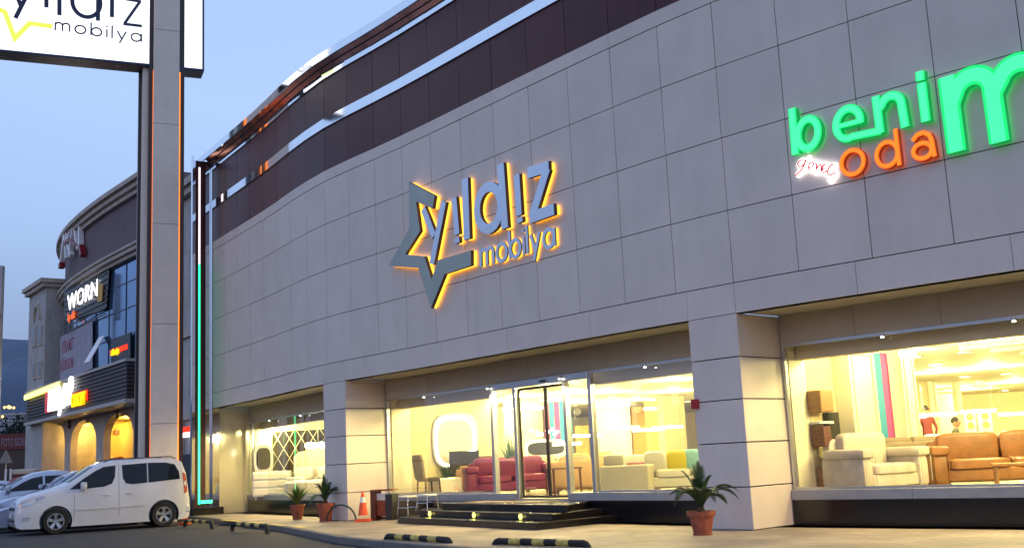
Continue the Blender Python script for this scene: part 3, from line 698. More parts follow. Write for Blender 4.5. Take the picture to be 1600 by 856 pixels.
# green and orange sign
fs=plane_frame(-3.3,sof(1150,200,0),0.0); fs2=(fs[0]+fs[3]*.14,)+fs[1:]; mp_=mapper(fs2,1200,60,3.17)
sg2=thing('store_sign','lit green benim lettering with big m over orange oda and white haloed genç script','shop sign',fs[0]+Vector((0,0,5)))
def Lw(px): a=mp_(500,400); b=mp_(500+px,400); return abs(b[0]-a[0])
w2=Lw(44)
def ell(cx,cy,rx,ry,sh=-.22,n=26): return [(cx+rx*math.cos(2*math.pi*i/n),cy+ry*math.sin(2*math.pi*i/n)+sh*rx*math.cos(2*math.pi*i/n)) for i in range(n)]
def earc(cx,cy,rx,ry,a0,a1,sh=-.22,n=14): return [(cx+rx*math.cos(R(a0+(a1-a0)*i/n)),cy+ry*math.sin(R(a0+(a1-a0)*i/n))+sh*rx*math.cos(R(a0+(a1-a0)*i/n))) for i in range(n+1)]
G=dict(m='sign_green',sm='sign_green_side',glow=None,d0=.04,d1=.14,parent=sg2)
slab('letter_b',[rb([(118,348),(136,575)],w2),rb(ell(198,472,50,72),w2*.95,True)],**G)
slab('letter_e',[rb([(350,437),(462,408)],w2*.6),rb(earc(397,422,60,74,8,-215),w2*.95),rb(earc(397,422,60,74,145,70)+[(560,458)],w2*.85)],**G)
slab('letter_n',[rb([(533,288),(556,470)],w2),rb([(548,350)]+earc(610,335,50,50,-165,-8)+[(680,440)],w2)],**G)
slab('letter_i',[rb([(760,222),(782,412)],w2*1.05),rb([(752,165),(755,210)],w2*1.0)],**G)
w3=Lw(88)
slab('letter_m',[rb([(886,190),(934,562)],w3),rb([(905,330)]+earc(1015,270,92,88,-165,-8)+[(1146,515)],w3),rb([(1120,260)]+earc(1245,205,100,88,-165,-8)+[(1372,462)],w3)],**G)
O_=dict(m='sign_orange',sm='sign_orange_side',glow=None,d0=.04,d1=.12,parent=sg2)
w4=Lw(23)
slab('letter_o',[rb(ell(415,613,55,60,-.15),w4,True)],**O_); slab('letter_d',[rb(ell(586,573,52,60,-.15),w4,True),rb([(627,448),(648,628)],w4)],**O_)
slab('letter_a',[rb(ell(762,556,46,38,-.15),w4,True),rb([(712,508),(735,478),(765,466),(795,476),(808,505),(822,585)],w4)],**O_)
def smc(pts):
    V_=[Vector(p) for p in pts]; V_=[V_[0]*2-V_[1]]+V_+[V_[-1]*2-V_[-2]]; return [tuple(p) for p in cat(V_,4)]
def q8(pts): return [((x/12.23+20)*3.17,(y/12.23+170)*3.17) for x,y in smc(pts)]
gs=[[(430,250),(350,240),(290,300),(310,360),(390,340),(450,230),(400,360),(330,450),(240,530)],[(500,390),(580,340),(580,280),(520,300),(495,370),(520,430),(590,430)],[(620,300),(650,320),(640,430),(690,340),(740,330),(735,430),(790,410)],[(830,330),(790,330),(750,440),(790,480),(850,440)],[(990,345),(940,330),(880,400),(870,500),(930,520),(1010,470)],[(900,530),(910,600),(860,650)]]
slab('halo_script',[rb(q8(s_),Lw(23)) for s_ in gs],'sign_white_hot','sign_white_hot',None,.02,.06,sg2)
slab('script_letters',[rb(q8(s_),Lw(6.5)) for s_ in gs[:5]],'sign_red','sign_red',None,.078,.095,sg2)
# ================================================================== FURNITURE
def place(o,x,d,rz,z=FZ): 
    q=dep(x,d); o.matrix_world=Matrix.Translation((q.x,q.y,z))@Matrix.Rotation(rz,4,'Z')
def sofa(label,w,col,name='sofa',cush=2,back=.85,arm=.62,dep_=.95,legs='wood_dark',group=None,tuft=False,cat='sofa'):
    t=thing(name,label,cat,(0,0,0),0,group)
    m=MB(); m.soft(-w/2+.15,w/2-.15,-dep_/2,dep_/2-.1,.12,.36); m.build('base',col,t,smooth=True)
    cw=(w-.5)/cush
    for i in range(cush):
        x0=-w/2+.25+cw*i; m=MB(); m.soft(x0+.005,x0+cw-.005,-dep_/2-.03,dep_/2-.3,.32,.5); m.build('seat_cushion',col,t,smooth=True)
        m=MB(); m.soft(x0+.005,x0+cw-.005,dep_/2-.38,dep_/2-.12,.42,back); m.build('back_cushion',col,t,smooth=True)
    m=MB(); m.soft(-w/2+.1,w/2-.1,dep_/2-.2,dep_/2,.15,back-.08); m.build('backrest',col,t,smooth=True)
    for s in(-1,1):
        m=MB(); m.soft(*(sorted((s*w/2,s*(w/2-.26)))),-dep_/2,dep_/2-.05,.08,arm-.1); m.soft(*(sorted((s*(w/2+.04),s*(w/2-.30)))),-dep_/2-.04,dep_/2-.1,arm-.16,arm); m.build('armrest',col,t,smooth=True)
    m=MB()
    for i in range(cush+1):
        x0=-w/2+.25+cw*i
        for zz in(.505,): m.tube([(x0,-dep_/2-.02,zz-.06),(x0,-dep_/2+.1,zz),(x0,dep_/2-.32,zz)],.007,5)
    for s in(-1,1): m.tube([(s*(w/2-.02),-dep_/2-.035,.2),(s*(w/2-.02),-dep_/2-.045,arm-.14)],.007,5); m.tube([(s*(w/2-.24),-dep_/2-.035,.2),(s*(w/2-.24),-dep_/2-.045,arm-.14)],.007,5)
    m.build('piping',col,t,smooth=True)
    for sx_ in(-1,1):
        for sy in(-1,1):
            m=MB(); m.lathe([(.02,0),(.035,.12)],(sx_*(w/2-.15),sy*(dep_/2-.15),0),8); m.build('leg',legs,t)
    if tuft:
        m=MB()
        for r_ in range(3):
            for i in range(int(w/.2)): m.lathe([(.0,-.01),(.022,-.012),(.022,0),(.0,.0)][::-1],(-w/2+.25+i*.2+(r_%2)*.1,dep_/2-.385,back-.12-r_*.13),6,'Y')
        m.build('button','fabric_red' if col=='fabric_red' else col,t)
    return t
def cushion(label,x,d,z,w,h,col,rz,tilt=.25):
    m=MB(); m.X=Matrix.Rotation(tilt,4,'X'); m.soft(-w/2,w/2,-.07,.07,0,h); o=m.build('cushion',col,smooth=True); tag(o,label,'cushion'); q=dep(x,d); o.matrix_world=Matrix.Translation((q.x,q.y,z))@Matrix.Rotation(rz,4,'Z'); return o
# facing: rz=0 faces -Y (to the camera)
place(sofa('rust brown leather sofa with puffed cushions behind the right hand window',2.5,'leather_tan',back=.93,arm=.72,cush=2),1566,18.2,R(-6))
rcn=sofa('beige leather recliner armchair nearest the right hand window pillar',1.5,'leather_beige',name='armchair',cush=1,back=1.0,arm=.74,cat='armchair'); place(rcn,1362,17.7,R(30))
place(sofa('low taupe sofa behind the beige armchair with dark back',1.7,'fabric_taupe',back=.9),1408,19.6,R(200))
place(sofa('taupe and cream corner sofa left of the rust leather sofa',1.9,'fabric_taupe',back=.86,cush=2),1478,22.5,R(20))
cushion('cream cushion on the taupe corner sofa beside the standing man',1458,22.3,FZ+.5,.55,.45,'fabric_cream',R(20))
cushion('bright yellow long cushion on the taupe sofa left of the leather sofa',1500,22.0,FZ+.42,.95,.3,'cushion_yellow',R(10))
def table(label,w,dp,h,top,leg,name='coffee_table',lr=.02):
    t=thing(name,label,'table'); m=MB(); m.box(-w/2,w/2,-dp/2,dp/2,h-.035,h); m.build('tabletop',top,t,bevel=.006)
    for sx_ in(-1,1):
        for sy in(-1,1): m=MB(); m.tube([(sx_*(w/2-.05),sy*(dp/2-.05),h-.036),(sx_*(w/2-.04),sy*(dp/2-.04),0)],[lr*1.4,lr],8); m.build('leg',leg,t)
    return t
place(table('low wooden coffee table in front of the rust leather sofa',1.1,.6,.42,'wood_mid','wood_mid'),1608,16.9,R(-20))
place(table('small yellow topped side table left of the rust leather sofa',.32,.32,.5,'cushion_yellow','chrome_leg',name='side_table',lr=.012),1464,19.6,0)
# TV wall of right bay
def box_on(name,label,cat,P,n,a0,a1,z0,z1,proj,m,bev=.01):
    a=P+n*a0; b=P+n*a1; t=(b-a).normalized(); q=Vector((t.y,-t.x)); mb=MB(); pts=[a+q*.005,b+q*.005,b+q*(proj),a+q*(proj)]
    mb.loft([[Vector((v.x,v.y,z0)) for v in pts],[Vector((v.x,v.y,z1)) for v in pts]]); o=mb.build(name,m,bevel=bev); tag(o,label,cat); return o
box_on('television','flat black television mounted beside wooden wall shelves','television',P2,nQ,LQ(1289),LQ(1306),1.25,1.85,.12,'tv_screen')
box_on('wall_cabinet','upper brown wooden wall cabinet left of the television','cabinet',P2,nQ,LQ(1268),LQ(1288),1.85,2.2,.25,'wood_mid')
box_on('wall_cabinet','lower brown wooden wall cabinet left of the television','cabinet',P2,nQ,LQ(1268),LQ(1280),1.3,1.62,.25,'wood_dark')
box_on('tv_bench','low wooden television bench with glossy cream top beside the window','tv bench',P2,nQ,LQ(1272),LQ(1308),.55,.95,.36,'wood_mid')
box_on('wall_shelf','thin cream shelf between the wall cabinets and the television','shelf',P2,nQ,LQ(1268),LQ(1290),1.66,1.70,.2,'white_gloss',.004)
# display cabinets far right
for i,(x0,x1,lab) in enumerate(((1512,1530,'left white fretwork display cabinet at the back of the right showroom'),(1534,1556,'right white fretwork display cabinet at the back of the right showroom'))):
    a,b=dep(x0,32),dep(x1,32); c=(a+b)/2; wd=(b-a).length; t=thing('display_cabinet',lab,'cabinet',(c.x,c.y,FZ)); X=Matrix.Translation((c.x,c.y,FZ)); m=MB(); m.X=X; m.box(-wd/2,wd/2,0,.4,0,1.65); m.build('carcass','white_gloss',t,bevel=.01)
    for zz in(.8,1.2,1.45): m=MB(); m.X=X; m.prism(ring(0,0,.1,.1,12),(Vector((0,-.004,zz)),Vector((1,0,0)),Vector((0,0,1)),Vector((0,-1,0))),0,.01); m.build('fretwork','gold_fabric',t)
a,b=dep(1556,31),dep(1640,31); c=(a+b)/2; m=MB(); m.X=Matrix.Translation((c.x,c.y,FZ)); m.box(-.9,.9,0,.5,0,.85); m.box(-.95,.95,-.05,.55,.853,.9); o=m.build('sideboard','white_gloss',bevel=.01); tag(o,'long white sideboard behind the rust leather sofa','sideboard')
# mid bay
mir=thing('ring_mirror','large squarish backlit mirror on the papered wall left of the doors','mirror',(0,0,0))
ctr=P1+nP*1.85; q=Vector((nP.y,-nP.x)); frm=(Vector((ctr.x+q.x*.01,ctr.y+q.y*.01,1.86)),Vector((nP.x,nP.y,0)),Vector((0,0,1)),Vector((q.x,q.y,0)))
def sq(rx,ry,e=.5,n=40): return [(rx*math.copysign(abs(math.cos(2*math.pi*i/n))**e,math.cos(2*math.pi*i/n)),ry*math.copysign(abs(math.sin(2*math.pi*i/n))**e,math.sin(2*math.pi*i/n))) for i in range(n)]
m=MB(); m.prism(sq(.66,.66,.62),frm,0,.03); m.build('mirror_panel','cream_panel',mir); m=MB(); m.ribbon(sq(.69,.69,.62),.05,frm,.0,.06,True); m.build('mirror_frame','alu',mir); m=MB(); m.ribbon(sq(.60,.60,.62),.07,frm,.031,.05,True); m.build('light_ring','strip_lamp',mir)
box_on('television','dark television standing in front of the round lit mirror','television',P1+Vector((q.x,q.y))*.28,nP,1.45,2.35,1.02,1.62,.07,'tv_screen')
box_on('tv_bench','white curved television bench under the lit mirror','tv bench',P1,nP,1.0,2.9,.54,.98,.5,'white_gloss',.03)
box_on('wall_shelf','small dark shelf with ornaments right of the lit mirror','shelf',P1,nP,2.45,2.9,1.42,1.47,.22,'wood_dark',.004)
def chair(label,x,d,rz):
    t=thing('dining_chair',label,'chair'); m=MB(); m.soft(-.23,.23,-.23,.23,.42,.52); m.build('seat','fabric_brown',t,smooth=True)
    m=MB(); m.X=Matrix.Translation((0,.22,.45))@Matrix.Rotation(R(-8),4,'X'); m.soft(-.22,.22,-.045,.045,0,.62); m.build('backrest','fabric_brown',t,smooth=True)
    for sx_ in(-1,1):
        for sy in(-1,1): m=MB(); m.tube([(sx_*.19,sy*.19,.44),(sx_*.2,sy*.21,0)],[.024,.017],8); m.build('leg','wood_dark',t)
    place(t,x,d,rz); return t
chair('dark brown upholstered dining chair behind the middle window corner',668,26.6,R(125-0))
def leafy(name,label,cat,loc,pot,h,n,mleaf,spread=.5,potz=.3,potr=.15,wl=.03,seed=1):
    rnd=random.Random(seed); t=thing(name,label,cat,loc); X=Matrix.Translation(loc); m=MB(); m.X=X
    m.lathe([(potr*.72,0),(potr,potz-.04),(potr*1.12,potz-.04),(potr*1.12,potz),(potr*.95,potz),(potr*.93,potz-.03),(0.01,potz-.03)],n=20); m.build('pot',pot,t,smooth=True)
    m=MB(); m.X=X
    for i in range(n):
        a=rnd.uniform(0,6.283); L=h*rnd.uniform(.6,1.05); b=rnd.uniform(.1,1)*spread; d_=Vector((math.cos(a),math.sin(a),0)); s_=Vector((-d_.y,d_.x,0)); pts=[]
        for k in range(6):
            u=k/5; c_=Vector((0,0,potz-.03))+d_*(b*u**1.6)+Vector((0,0,L*(u-.35*b*u*u))); wq=wl*(math.sin(math.pi*min(1,u*.9+.1)))+.001; pts.append((c_-s_*wq,c_+s_*wq))
        vs=[p for pr in pts for p in pr]; m.add(vs,[(2*k,2*k+1,2*k+3,2*k+2) for k in range(5)])
    m.build('leaves',mleaf,t); return t
q_=dep(700,27.6); leafy('potted_plant','bushy green potted plant inside beside the brown dining chair','potted plant',(q_.x,q_.y,FZ),'white_gloss',.65,70,'grass_leaf',.35,.25,.12,.025,3)
q_=dep(797,30); leafy('potted_plant','tall dark indoor palm behind the red sofa','potted plant',(q_.x,q_.y,FZ),'white_gloss',1.25,60,'frond',.5,.3,.15,.025,5)
rs=sofa('dark red buttoned chesterfield sofa behind the entrance doors',2.2,'fabric_red',back=.92,arm=.72,cush=2,tuft=True); place(rs,795,26.4,R(10))
cushion('round red velvet cushion on the red chesterfield sofa',790,26.0,FZ+.46,.42,.4,'fabric_red',R(10))
place(sofa('gold beige armchair showing its rolled arm left of the red sofa',1.0,'fabric_tan',name='armchair',cush=1,back=.75,arm=.7,cat='armchair'),733,27.8,R(150))
place(sofa('tan high backed sofa between red sofa and side table',1.9,'fabric_tan',back=.84,arm=.68,cush=2),870,28.5,R(-5))
place(sofa('tan velvet sofa seen from behind near the white corner sofa',2.0,'fabric_tan',back=.86,arm=.76,cush=2),925,24.8,R(172))
for x,d_,cc,l in((842,28.2,'fabric_cream','left pale gold cushion on the tan sofa behind the doors'),(856,28.2,'fabric_cream','right pale gold cushion on the tan sofa behind the doors'),(905,24.7,'gold_fabric','left brown cushion on the tan velvet sofa'),(942,24.7,'gold_fabric','right brown cushion on the tan velvet sofa')): cushion(l,x,d_,FZ+.5,.42,.42,cc,0)
place(table('dark wooden round legged side table behind the right door leaf',.7,.5,.62,'wood_dark','wood_dark',name='side_table',lr=.02),878,23.7,R(20))
ws=sofa('large white corner sofa with bright cushions behind the middle window',2.7,'fabric_white',back=.82,arm=.6,cush=3,dep_=1.05); place(ws,1050,22.8,R(-10))
m=MB(); m.box(-.5,.5,-.5,.5,.06,.62); o=m.build('sofa_ottoman','fabric_cream',bevel=.05,seg=3); tag(o,'square white upholstered block at the near end of the white corner sofa','ottoman'); place(o,982,22.6,R(-20))
for x,c_,l,ww,hh in((958,'fabric_cream','pale grey cushion on the left end of the white corner sofa',.42,.4),(992,'cushion_plum','flat plum cushion on the white corner sofa',.42,.2),(1056,'cushion_yellow','bright yellow cushion on the white corner sofa',.40,.42),(1080,'cushion_blue','sky blue cushion on the white corner sofa beside the pillar',.45,.42),(1022,'fabric_white','white cushion in the middle of the white corner sofa',.42,.42)): cushion(l,x,22.6,FZ+.46,ww,hh,c_,R(-10))
box=thing('console_table','white oval framed console with dark mirror behind the red sofa','console table'); q=dep(853,31.5); X=Matrix.Translation((q.x,q.y,FZ)); box.location=(q.x,q.y,FZ)
bpy.context.view_layer.update()
frm=(Vector((q.x,q.y-.01,FZ+1.12)),Vector((1,0,0)),Vector((0,0,1)),Vector((0,-1,0)))
m=MB(); m.prism(sq(.62,.26,.6),frm,0,.05); m.build('console_front','white_gloss',box); m=MB(); m.prism(sq(.52,.18,.6),frm,.052,.06); m.build('dark_mirror','tv_screen',box); m=MB(); m.X=X; m.box(-.5,.5,0,.3,0,.9); m.build('cabinet','white_gloss',box)
# chandelier above console
ch=thing('chandelier','bright white clustered chandelier above the oval console','chandelier',(q.x,q.y-.8,2.0)); m=MB()
for i in range(9): a=i*.7; m.lathe([(.005,-.045),(.045,-.02),(.045,.02),(.005,.045)],(q.x+.42*math.cos(a)*(1 if i%2 else .6),q.y-.8+.25*math.sin(a),2.0+.06*(i%3)),8)
m.build('bulb_cluster','lamp',ch,smooth=True); m=MB(); m.tube([(q.x,q.y-.8,CZ-.01),(q.x,q.y-.8,2.12)],.012,6); m.build('stem','alu',ch)
# white streaks that look like reflections, modelled as hanging glowing bars
pd=thing('glowing_streak','','glowing streak'); m=MB(); m.box(-.35,.35,-.03,.03,-.03,.03); m.build('streak_bar','strip_lamp',pd); m=MB()
for sx_ in(-.3,.3): m.tube([(sx_,0,.031),(sx_,0,.6)],.004,5)
m.build('cord','alu',pd)
pl_=[(1280,383,21,0,'leftmost slim glowing streak in front of the television'),(1345,379,22,0,'slim glowing streak before the white pilaster'),(1418,378,21,0,'slim glowing streak before the striped banners'),(1468,374,22,0,'slim glowing streak at the standing man head'),(1528,367,22,0,'slim glowing streak over the seated man'),(1588,372,22,0,'rightmost slim glowing streak over the leather sofa'),(886,408,24,.4,'slim glowing streak behind the right door leaf'),(918,392,24,.4,'slim glowing streak right of the entrance frame'),(975,668,23,.3,'slim glowing streak over the tan velvet sofa'),(1013,671,24,.1,'slim glowing streak over the white sofa'),(1043,667,25,0,'short glowing streak near the gold column')]
yy={886:693,918:680,975:668,1013:671,1043:667}
for i,(x,_,d_,rz,l) in enumerate(pl_):
    y=yy.get(x,{1280:651,1345:650,1418:651,1468:647,1528:642,1588:646}.get(x,650)); v=ray(x,y); P=Vector((v.x/v.y*d_,d_,CH+v.z/v.y*d_))
    o=pd if i==0 else dup(pd); o['label']=l; o['group']='reflection-like glowing streaks in the showrooms'; o.matrix_world=Matrix.Translation(P)@Matrix.Rotation(rz*1.2,4,'Z')
# left bay bedroom
def bpos(x,d): q=dep(x,d); return q
q=bpos(440,35.3); m=MB(); m.X=Matrix.Translation((q.x,q.y,FZ)); m.box(-.9,.9,0,.04,.5,2.2)
lt=thing('lattice_mirror','dark mirror panel crossed by cream diamond lattice behind the left window','mirror',(q.x+.5,q.y,FZ)); m=MB(); m.X=Matrix.Translation((q.x+.45,q.y,FZ)); m.box(-.95,.95,0,.05,.3,2.1); m.build('mirror_panel','tv_screen',lt)
m=MB(); m.X=Matrix.Translation((q.x+.45,q.y-.03,FZ))
for i in range(-5,7):
    for s in(-1,1):
        a0=(i*.38,.3); a1=(i*.38+s*1.1,2.1)
        def cp(p): return p
        pts=[]
        for t_ in range(19):
            u=t_/18; xx=a0[0]+(a1[0]-a0[0])*u; zz=a0[1]+(a1[1]-a0[1])*u
            if -.95<xx<.95: pts.append((xx,-.004*s,zz))
        if len(pts)>1: m.tube([pts[0],pts[-1]],.012,5)
m.build('lattice','cream_panel',lt)
bed=thing('bed','ornate cream bed with tall curved headboard behind the left window','bed',(*bpos(487,33.2),FZ)); m=MB(); m.X=bed.matrix_world.copy()
hb=[(-.75,0),(-.75,1.15),(-.6,1.3),(-.35,1.32),(-.15,1.48),(.15,1.48),(.35,1.32),(.6,1.3),(.75,1.15),(.75,0)]
m.prism(hb,(Vector((0,.9,.1)),Vector((1,0,0)),Vector((0,0,1)),Vector((0,1,0))),0,.1); m.build('headboard','fabric_cream',bed,bevel=.02); m=MB(); m.X=bed.matrix_world.copy(); m.soft(-.7,.7,-1.0,.9,.1,.55); m.build('mattress','fabric_white',bed,smooth=True)
for sx_ in(-.35,.35): m=MB(); m.X=bed.matrix_world@Matrix.Translation((sx_,.6,.55)); m.soft(-.28,.28,-.1,.15,0,.38); m.build('pillow','fabric_white',bed,smooth=True)
def dresser(label,x,d_,w_,h_,dep_=.5):
    q=bpos(x,d_); t=thing('dresser',label,'dresser',(q.x,q.y,FZ)); X=Matrix.Translation((q.x,q.y,FZ)); m=MB(); m.X=X; m.box(-w_/2,w_/2,0,dep_,.1,h_); m.build('carcass','white_gloss',t,bevel=.03,seg=2)
    for i in range(3): m=MB(); m.X=X; m.box(-w_/2+.05,w_/2-.05,-.02,-.002,.15+i*(h_-.15)/3,.1+(i+1)*(h_-.15)/3); m.build('drawer','fabric_white',t,bevel=.008)
    for s in(-1,1): m=MB(); m.X=X; m.lathe([(.02,0),(.04,.1)],(s*(w_/2-.08),.1,0),8); m.build('leg','white_gloss',t)
dresser('glossy white dresser at the left edge of the left window',422,33.6,1.1,.85); dresser('cream bedside chest between dresser and bed behind the left window',463,33.4,.55,.65)
mr=thing('dressing_mirror','small ornate framed mirror above the white dresser','mirror',(*bpos(412,34.4),1.3)); m=MB(); q=bpos(412,34.4); m.prism(sq(.3,.42,.6),(Vector((q.x,q.y,1.75)),Vector((1,0,0)),Vector((0,0,1)),Vector((0,-1,0))),0,.04); m.build('frame','white_gloss',mr); m=MB(); m.prism(sq(.22,.33,.6),(Vector((q.x,q.y-.042,1.75)),Vector((1,0,0)),Vector((0,0,1)),Vector((0,-1,0))),0,.01); m.build('mirror_panel','tv_screen',mr)
ch=thing('chandelier','white globe chandelier over the ornate bed','chandelier',(*bpos(497,32.8),2.3)); q=bpos(497,32.8); m=MB()
for i in range(6): a=i*1.047; m.lathe([(.02,-.09),(.09,-.03),(.09,.03),(.02,.09)],(q.x+.3*math.cos(a),q.y+.3*math.sin(a),2.05),10)
m.build('globe_cluster','lamp',ch,smooth=True); m=MB(); m.tube([(q.x,q.y,CZ-.01),(q.x,q.y,2.1)],.012,6)
for i in range(6): a=i*1.047; m.tube([(q.x,q.y,2.12),(q.x+.3*math.cos(a),q.y+.3*math.sin(a),2.14)],.01,5)
m.build('stem','alu',ch)
# ================================================================== PEOPLE
def person(label,loc,rz,joints,rad,edges,cloth,head,hairm='hair'):
    t=thing('person',label,'person',loc,rz)
    me=bpy.data.meshes.new('body'); names=list(joints); me.from_pydata([joints[n] for n in names],[(names.index(a),names.index(b)) for a,b in edges],[]); o=bpy.data.objects.new('body',me); C.objects.link(o); me.materials.append(MT[cloth])
    mo=o.modifiers.new('sk','SKIN'); sv=me.skin_vertices[0].data
    for i,n in enumerate(names): sv[i].radius=(rad[n],rad[n]*.8); sv[i].use_root=(i==0)
    sm=o.modifiers.new('ss','SUBSURF'); sm.levels=1; sm.render_levels=1
    dg=bpy.context.evaluated_depsgraph_get(); m2=bpy.data.meshes.new_from_object(o.evaluated_get(dg)); bpy.data.objects.remove(o); m2.materials.clear(); 
    for q in('shirt_maroon' if cloth=='shirt_maroon' else cloth,'trousers','skin'): m2.materials.append(MT[q])
    for p in m2.polygons:
        c=p.center; p.use_smooth=True; hz=joints['pelvis'][2]
        p.material_index=2 if c.z>joints['neck'][2]-.02 else (1 if c.z<hz+.04 and abs(c.x)<.24 else 0)
        for h in('handL','handR'):
            if (c-Vector(joints[h])).length<.09: p.material_index=2
    b=bpy.data.objects.new('body',m2); C.objects.link(b); b.parent=t
    hm=MB(); H=Vector(joints['head']); 
    def blob(mb,c,rx,ry,rz_,n=12,lo=-1.0):
        r_=[]
        for j in range(9):
            v=lo+(1-lo)*j/8; v=max(-.999,min(.999,v)); rr=math.sqrt(1-v*v); r_.append([(c[0]+rx*rr*math.cos(2*math.pi*i/n),c[1]+ry*rr*math.sin(2*math.pi*i/n),c[2]+rz_*v) for i in range(n)])
        mb.loft(r_)
    blob(hm,H,.075,.095,.12); hm.box(H.x-.012,H.x+.012,H.y-.115,H.y-.09,H.z-.03,H.z+.02)
    for s in(-1,1): blob(hm,(H.x+s*.078,H.y+.01,H.z),.015,.025,.035,8)
    hd=hm.build('head','skin',None,smooth=True); hd.parent=t
    hh=MB(); blob(hh,(H.x,H.y+.018,H.z+.025),.085,.10,.115,lo=-.25); x=hh.build('hair','hair',None,smooth=True); x.parent=t
    return t
J=dict(pelvis=(0,0,.95),spine=(0,.01,1.2),chest=(0,0,1.38),neck=(0,0,1.52),headb=(0,0,1.6),shL=(-.19,0,1.43),shR=(.19,0,1.43),elL=(-.27,.04,1.16),elR=(.31,.05,1.17),handL=(-.24,-.02,.92),handR=(.17,-.06,.98),hipL=(-.1,0,.9),hipR=(.1,0,.9),knL=(-.12,-.02,.5),knR=(.13,-.02,.5),anL=(-.12,.02,.09),anR=(.14,.02,.09),toL=(-.12,-.14,.04),toR=(.15,-.14,.04),head=(0,0,1.66))
RD=dict(pelvis=.15,spine=.13,chest=.16,neck=.055,headb=.05,shL=.075,shR=.075,elL=.045,elR=.045,handL=.035,handR=.035,hipL=.1,hipR=.1,knL=.06,knR=.06,anL=.045,anR=.045,toL=.035,toR=.035,head=.05)
ED=[('pelvis','spine'),('spine','chest'),('chest','neck'),('neck','headb'),('chest','shL'),('shL','elL'),('elL','handL'),('chest','shR'),('shR','elR'),('elR','handR'),('pelvis','hipL'),('hipL','knL'),('knL','anL'),('anL','toL'),('pelvis','hipR'),('hipR','knR'),('knR','anR'),('anR','toR')]
bp_={k:v for k,v in J.items() if k!='head'}
def mk(label,loc,rz,J,cloth):
    names={k:v for k,v in J.items() if k!='head'}; jj=dict(names); jj['head']=J['head']
    t=thing('tmp','x','x'); bpy.data.objects.remove(t)
    return person(label,loc,rz,jj,RD,ED,cloth,None)
_old=person
def person(label,loc,rz,joints,rad,edges,cloth,head,hairm='hair'):
    return _old(label,loc,rz,{**joints},rad,edges,cloth,head)
q=dep(1452,30.5); mk('man in maroon jumper standing with his back turned, hand on hip',(q.x,q.y,FZ),R(190),J,'shirt_maroon')
J2=dict(J); 
for k,v in dict(pelvis=(0,0,.5),spine=(0,.02,.75),chest=(0,0,.93),neck=(0,-.01,1.07),headb=(0,-.02,1.14),head=(0,-.03,1.2),shL=(-.19,0,.98),shR=(.19,0,.98),elL=(-.25,-.08,.74),elR=(.25,-.08,.74),handL=(-.15,-.3,.68),handR=(.15,-.3,.68),hipL=(-.1,-.03,.48),hipR=(.1,-.03,.48),knL=(-.13,-.42,.48),knR=(.13,-.42,.48),anL=(-.13,-.42,.09),anR=(.13,-.42,.09),toL=(-.13,-.56,.04),toR=(.13,-.56,.04)).items(): J2[k]=v
q=dep(1496,26.5); mk('dark haired man in grey shirt seated behind the rust leather sofa',(q.x,q.y,FZ+.02),R(60),J2,'shirt_grey')
st_=thing('stool','low taupe seat under the seated man behind the leather sofa','stool',(q.x,q.y,FZ)); m=MB(); m.X=Matrix.Translation((q.x,q.y,FZ)); m.soft(-.25,.25,-.25,.25,.05,.43); m.build('seat','fabric_taupe',st_,smooth=True)
# ================================================================== THINGS ON THE PAVEMENT
al=MB(); s=sof(1087,627,0); al.X=Matrix.Identity(4); strip(al,s-.07,s+.07,-.04,-.002,1.98+.0,2.13); o=al.build('alarm_box','alarm_red',bevel=.005); tag(o,'small red alarm box on the left edge of the right pillar','alarm box')
def hz(x,y,off): 
    s=sof(x,y,off); P=Fp(s,off,0); v=ray(x,y); t=P.y/v.y; return CH+v.z*t
def cycas(label,base,potr,potz,L,n,seed,fz=.12):
    rnd=random.Random(seed); t=thing('potted_palm',label,'potted palm',(base.x,base.y,fz)); X=Matrix.Translation((base.x,base.y,fz)); m=MB(); m.X=X
    m.lathe([(potr*.74,0),(potr*.76,.03),(potr*.70,.035),(potr*.95,potz-.07),(potr*1.1,potz-.07),(potr*1.13,potz),(potr,potz),(potr*.96,potz-.04),(.005,potz-.04)],n=24); m.build('pot','terracotta',t,smooth=True)
    m=MB(); m.X=X; m.lathe([(potr*.94,potz-.038),(potr*.5,potz-.02),(.01,potz-.015)],n=14); m.build('soil','soil',t)
    m=MB(); m.X=X; m.lathe([(.05,potz-.03),(.06,potz+.01),(.05,potz+.05),(.02,potz+.07)],n=10); m.build('stem','trunk',t)
    m=MB(); m.X=X
    for i in range(n):
        a=i*2.399+rnd.uniform(-.2,.2); out_=rnd.uniform(.25,1.0) if i>2 else .12; Lf=L*rnd.uniform(.8,1.1); d_=Vector((math.cos(a),math.sin(a),0)); sd=Vector((-d_.y,d_.x,0)); pts=[]
        for k in range(15):
            u=k/14; pts.append(Vector((0,0,potz+.02))+d_*(Lf*out_*(u**1.25))+Vector((0,0,Lf*((1.12-.25*out_)*u-1.0*out_*u**2.4))))
        m.tube(pts,[.008*(1-.8*k/14)+.001 for k in range(15)],4)
        for k in range(14):
            for h_ in(0,.33,.66):
                p=pts[k].lerp(pts[k+1],h_); tn=(pts[k+1]-pts[k]).normalized(); u=(k+h_)/14; ll=L*.17*math.sin(math.pi*min(1,.12+u*.9))**.7
                for s_ in(-1,1):
                    dv=(sd*s_*.8+tn*.55+Vector((0,0,.28))).normalized()*ll; wv=tn*.009; m.add([p-wv,p+wv,p+dv*.6+wv*.8+Vector((0,0,-.004)),p+dv,p+dv*.6-wv*.8],[(0,1,2,3,4)])
    m.build('fronds','frond',t); return t
cycas('large dark sago palm in terracotta pot by the right pillar',atz(1098,835,.12),.19,.34,.80,17,4)
cycas('smaller sago palm in terracotta pot beside the left pillar',Vector((*dep(507,26.2),.12)),.2,.42,.66,17,9)
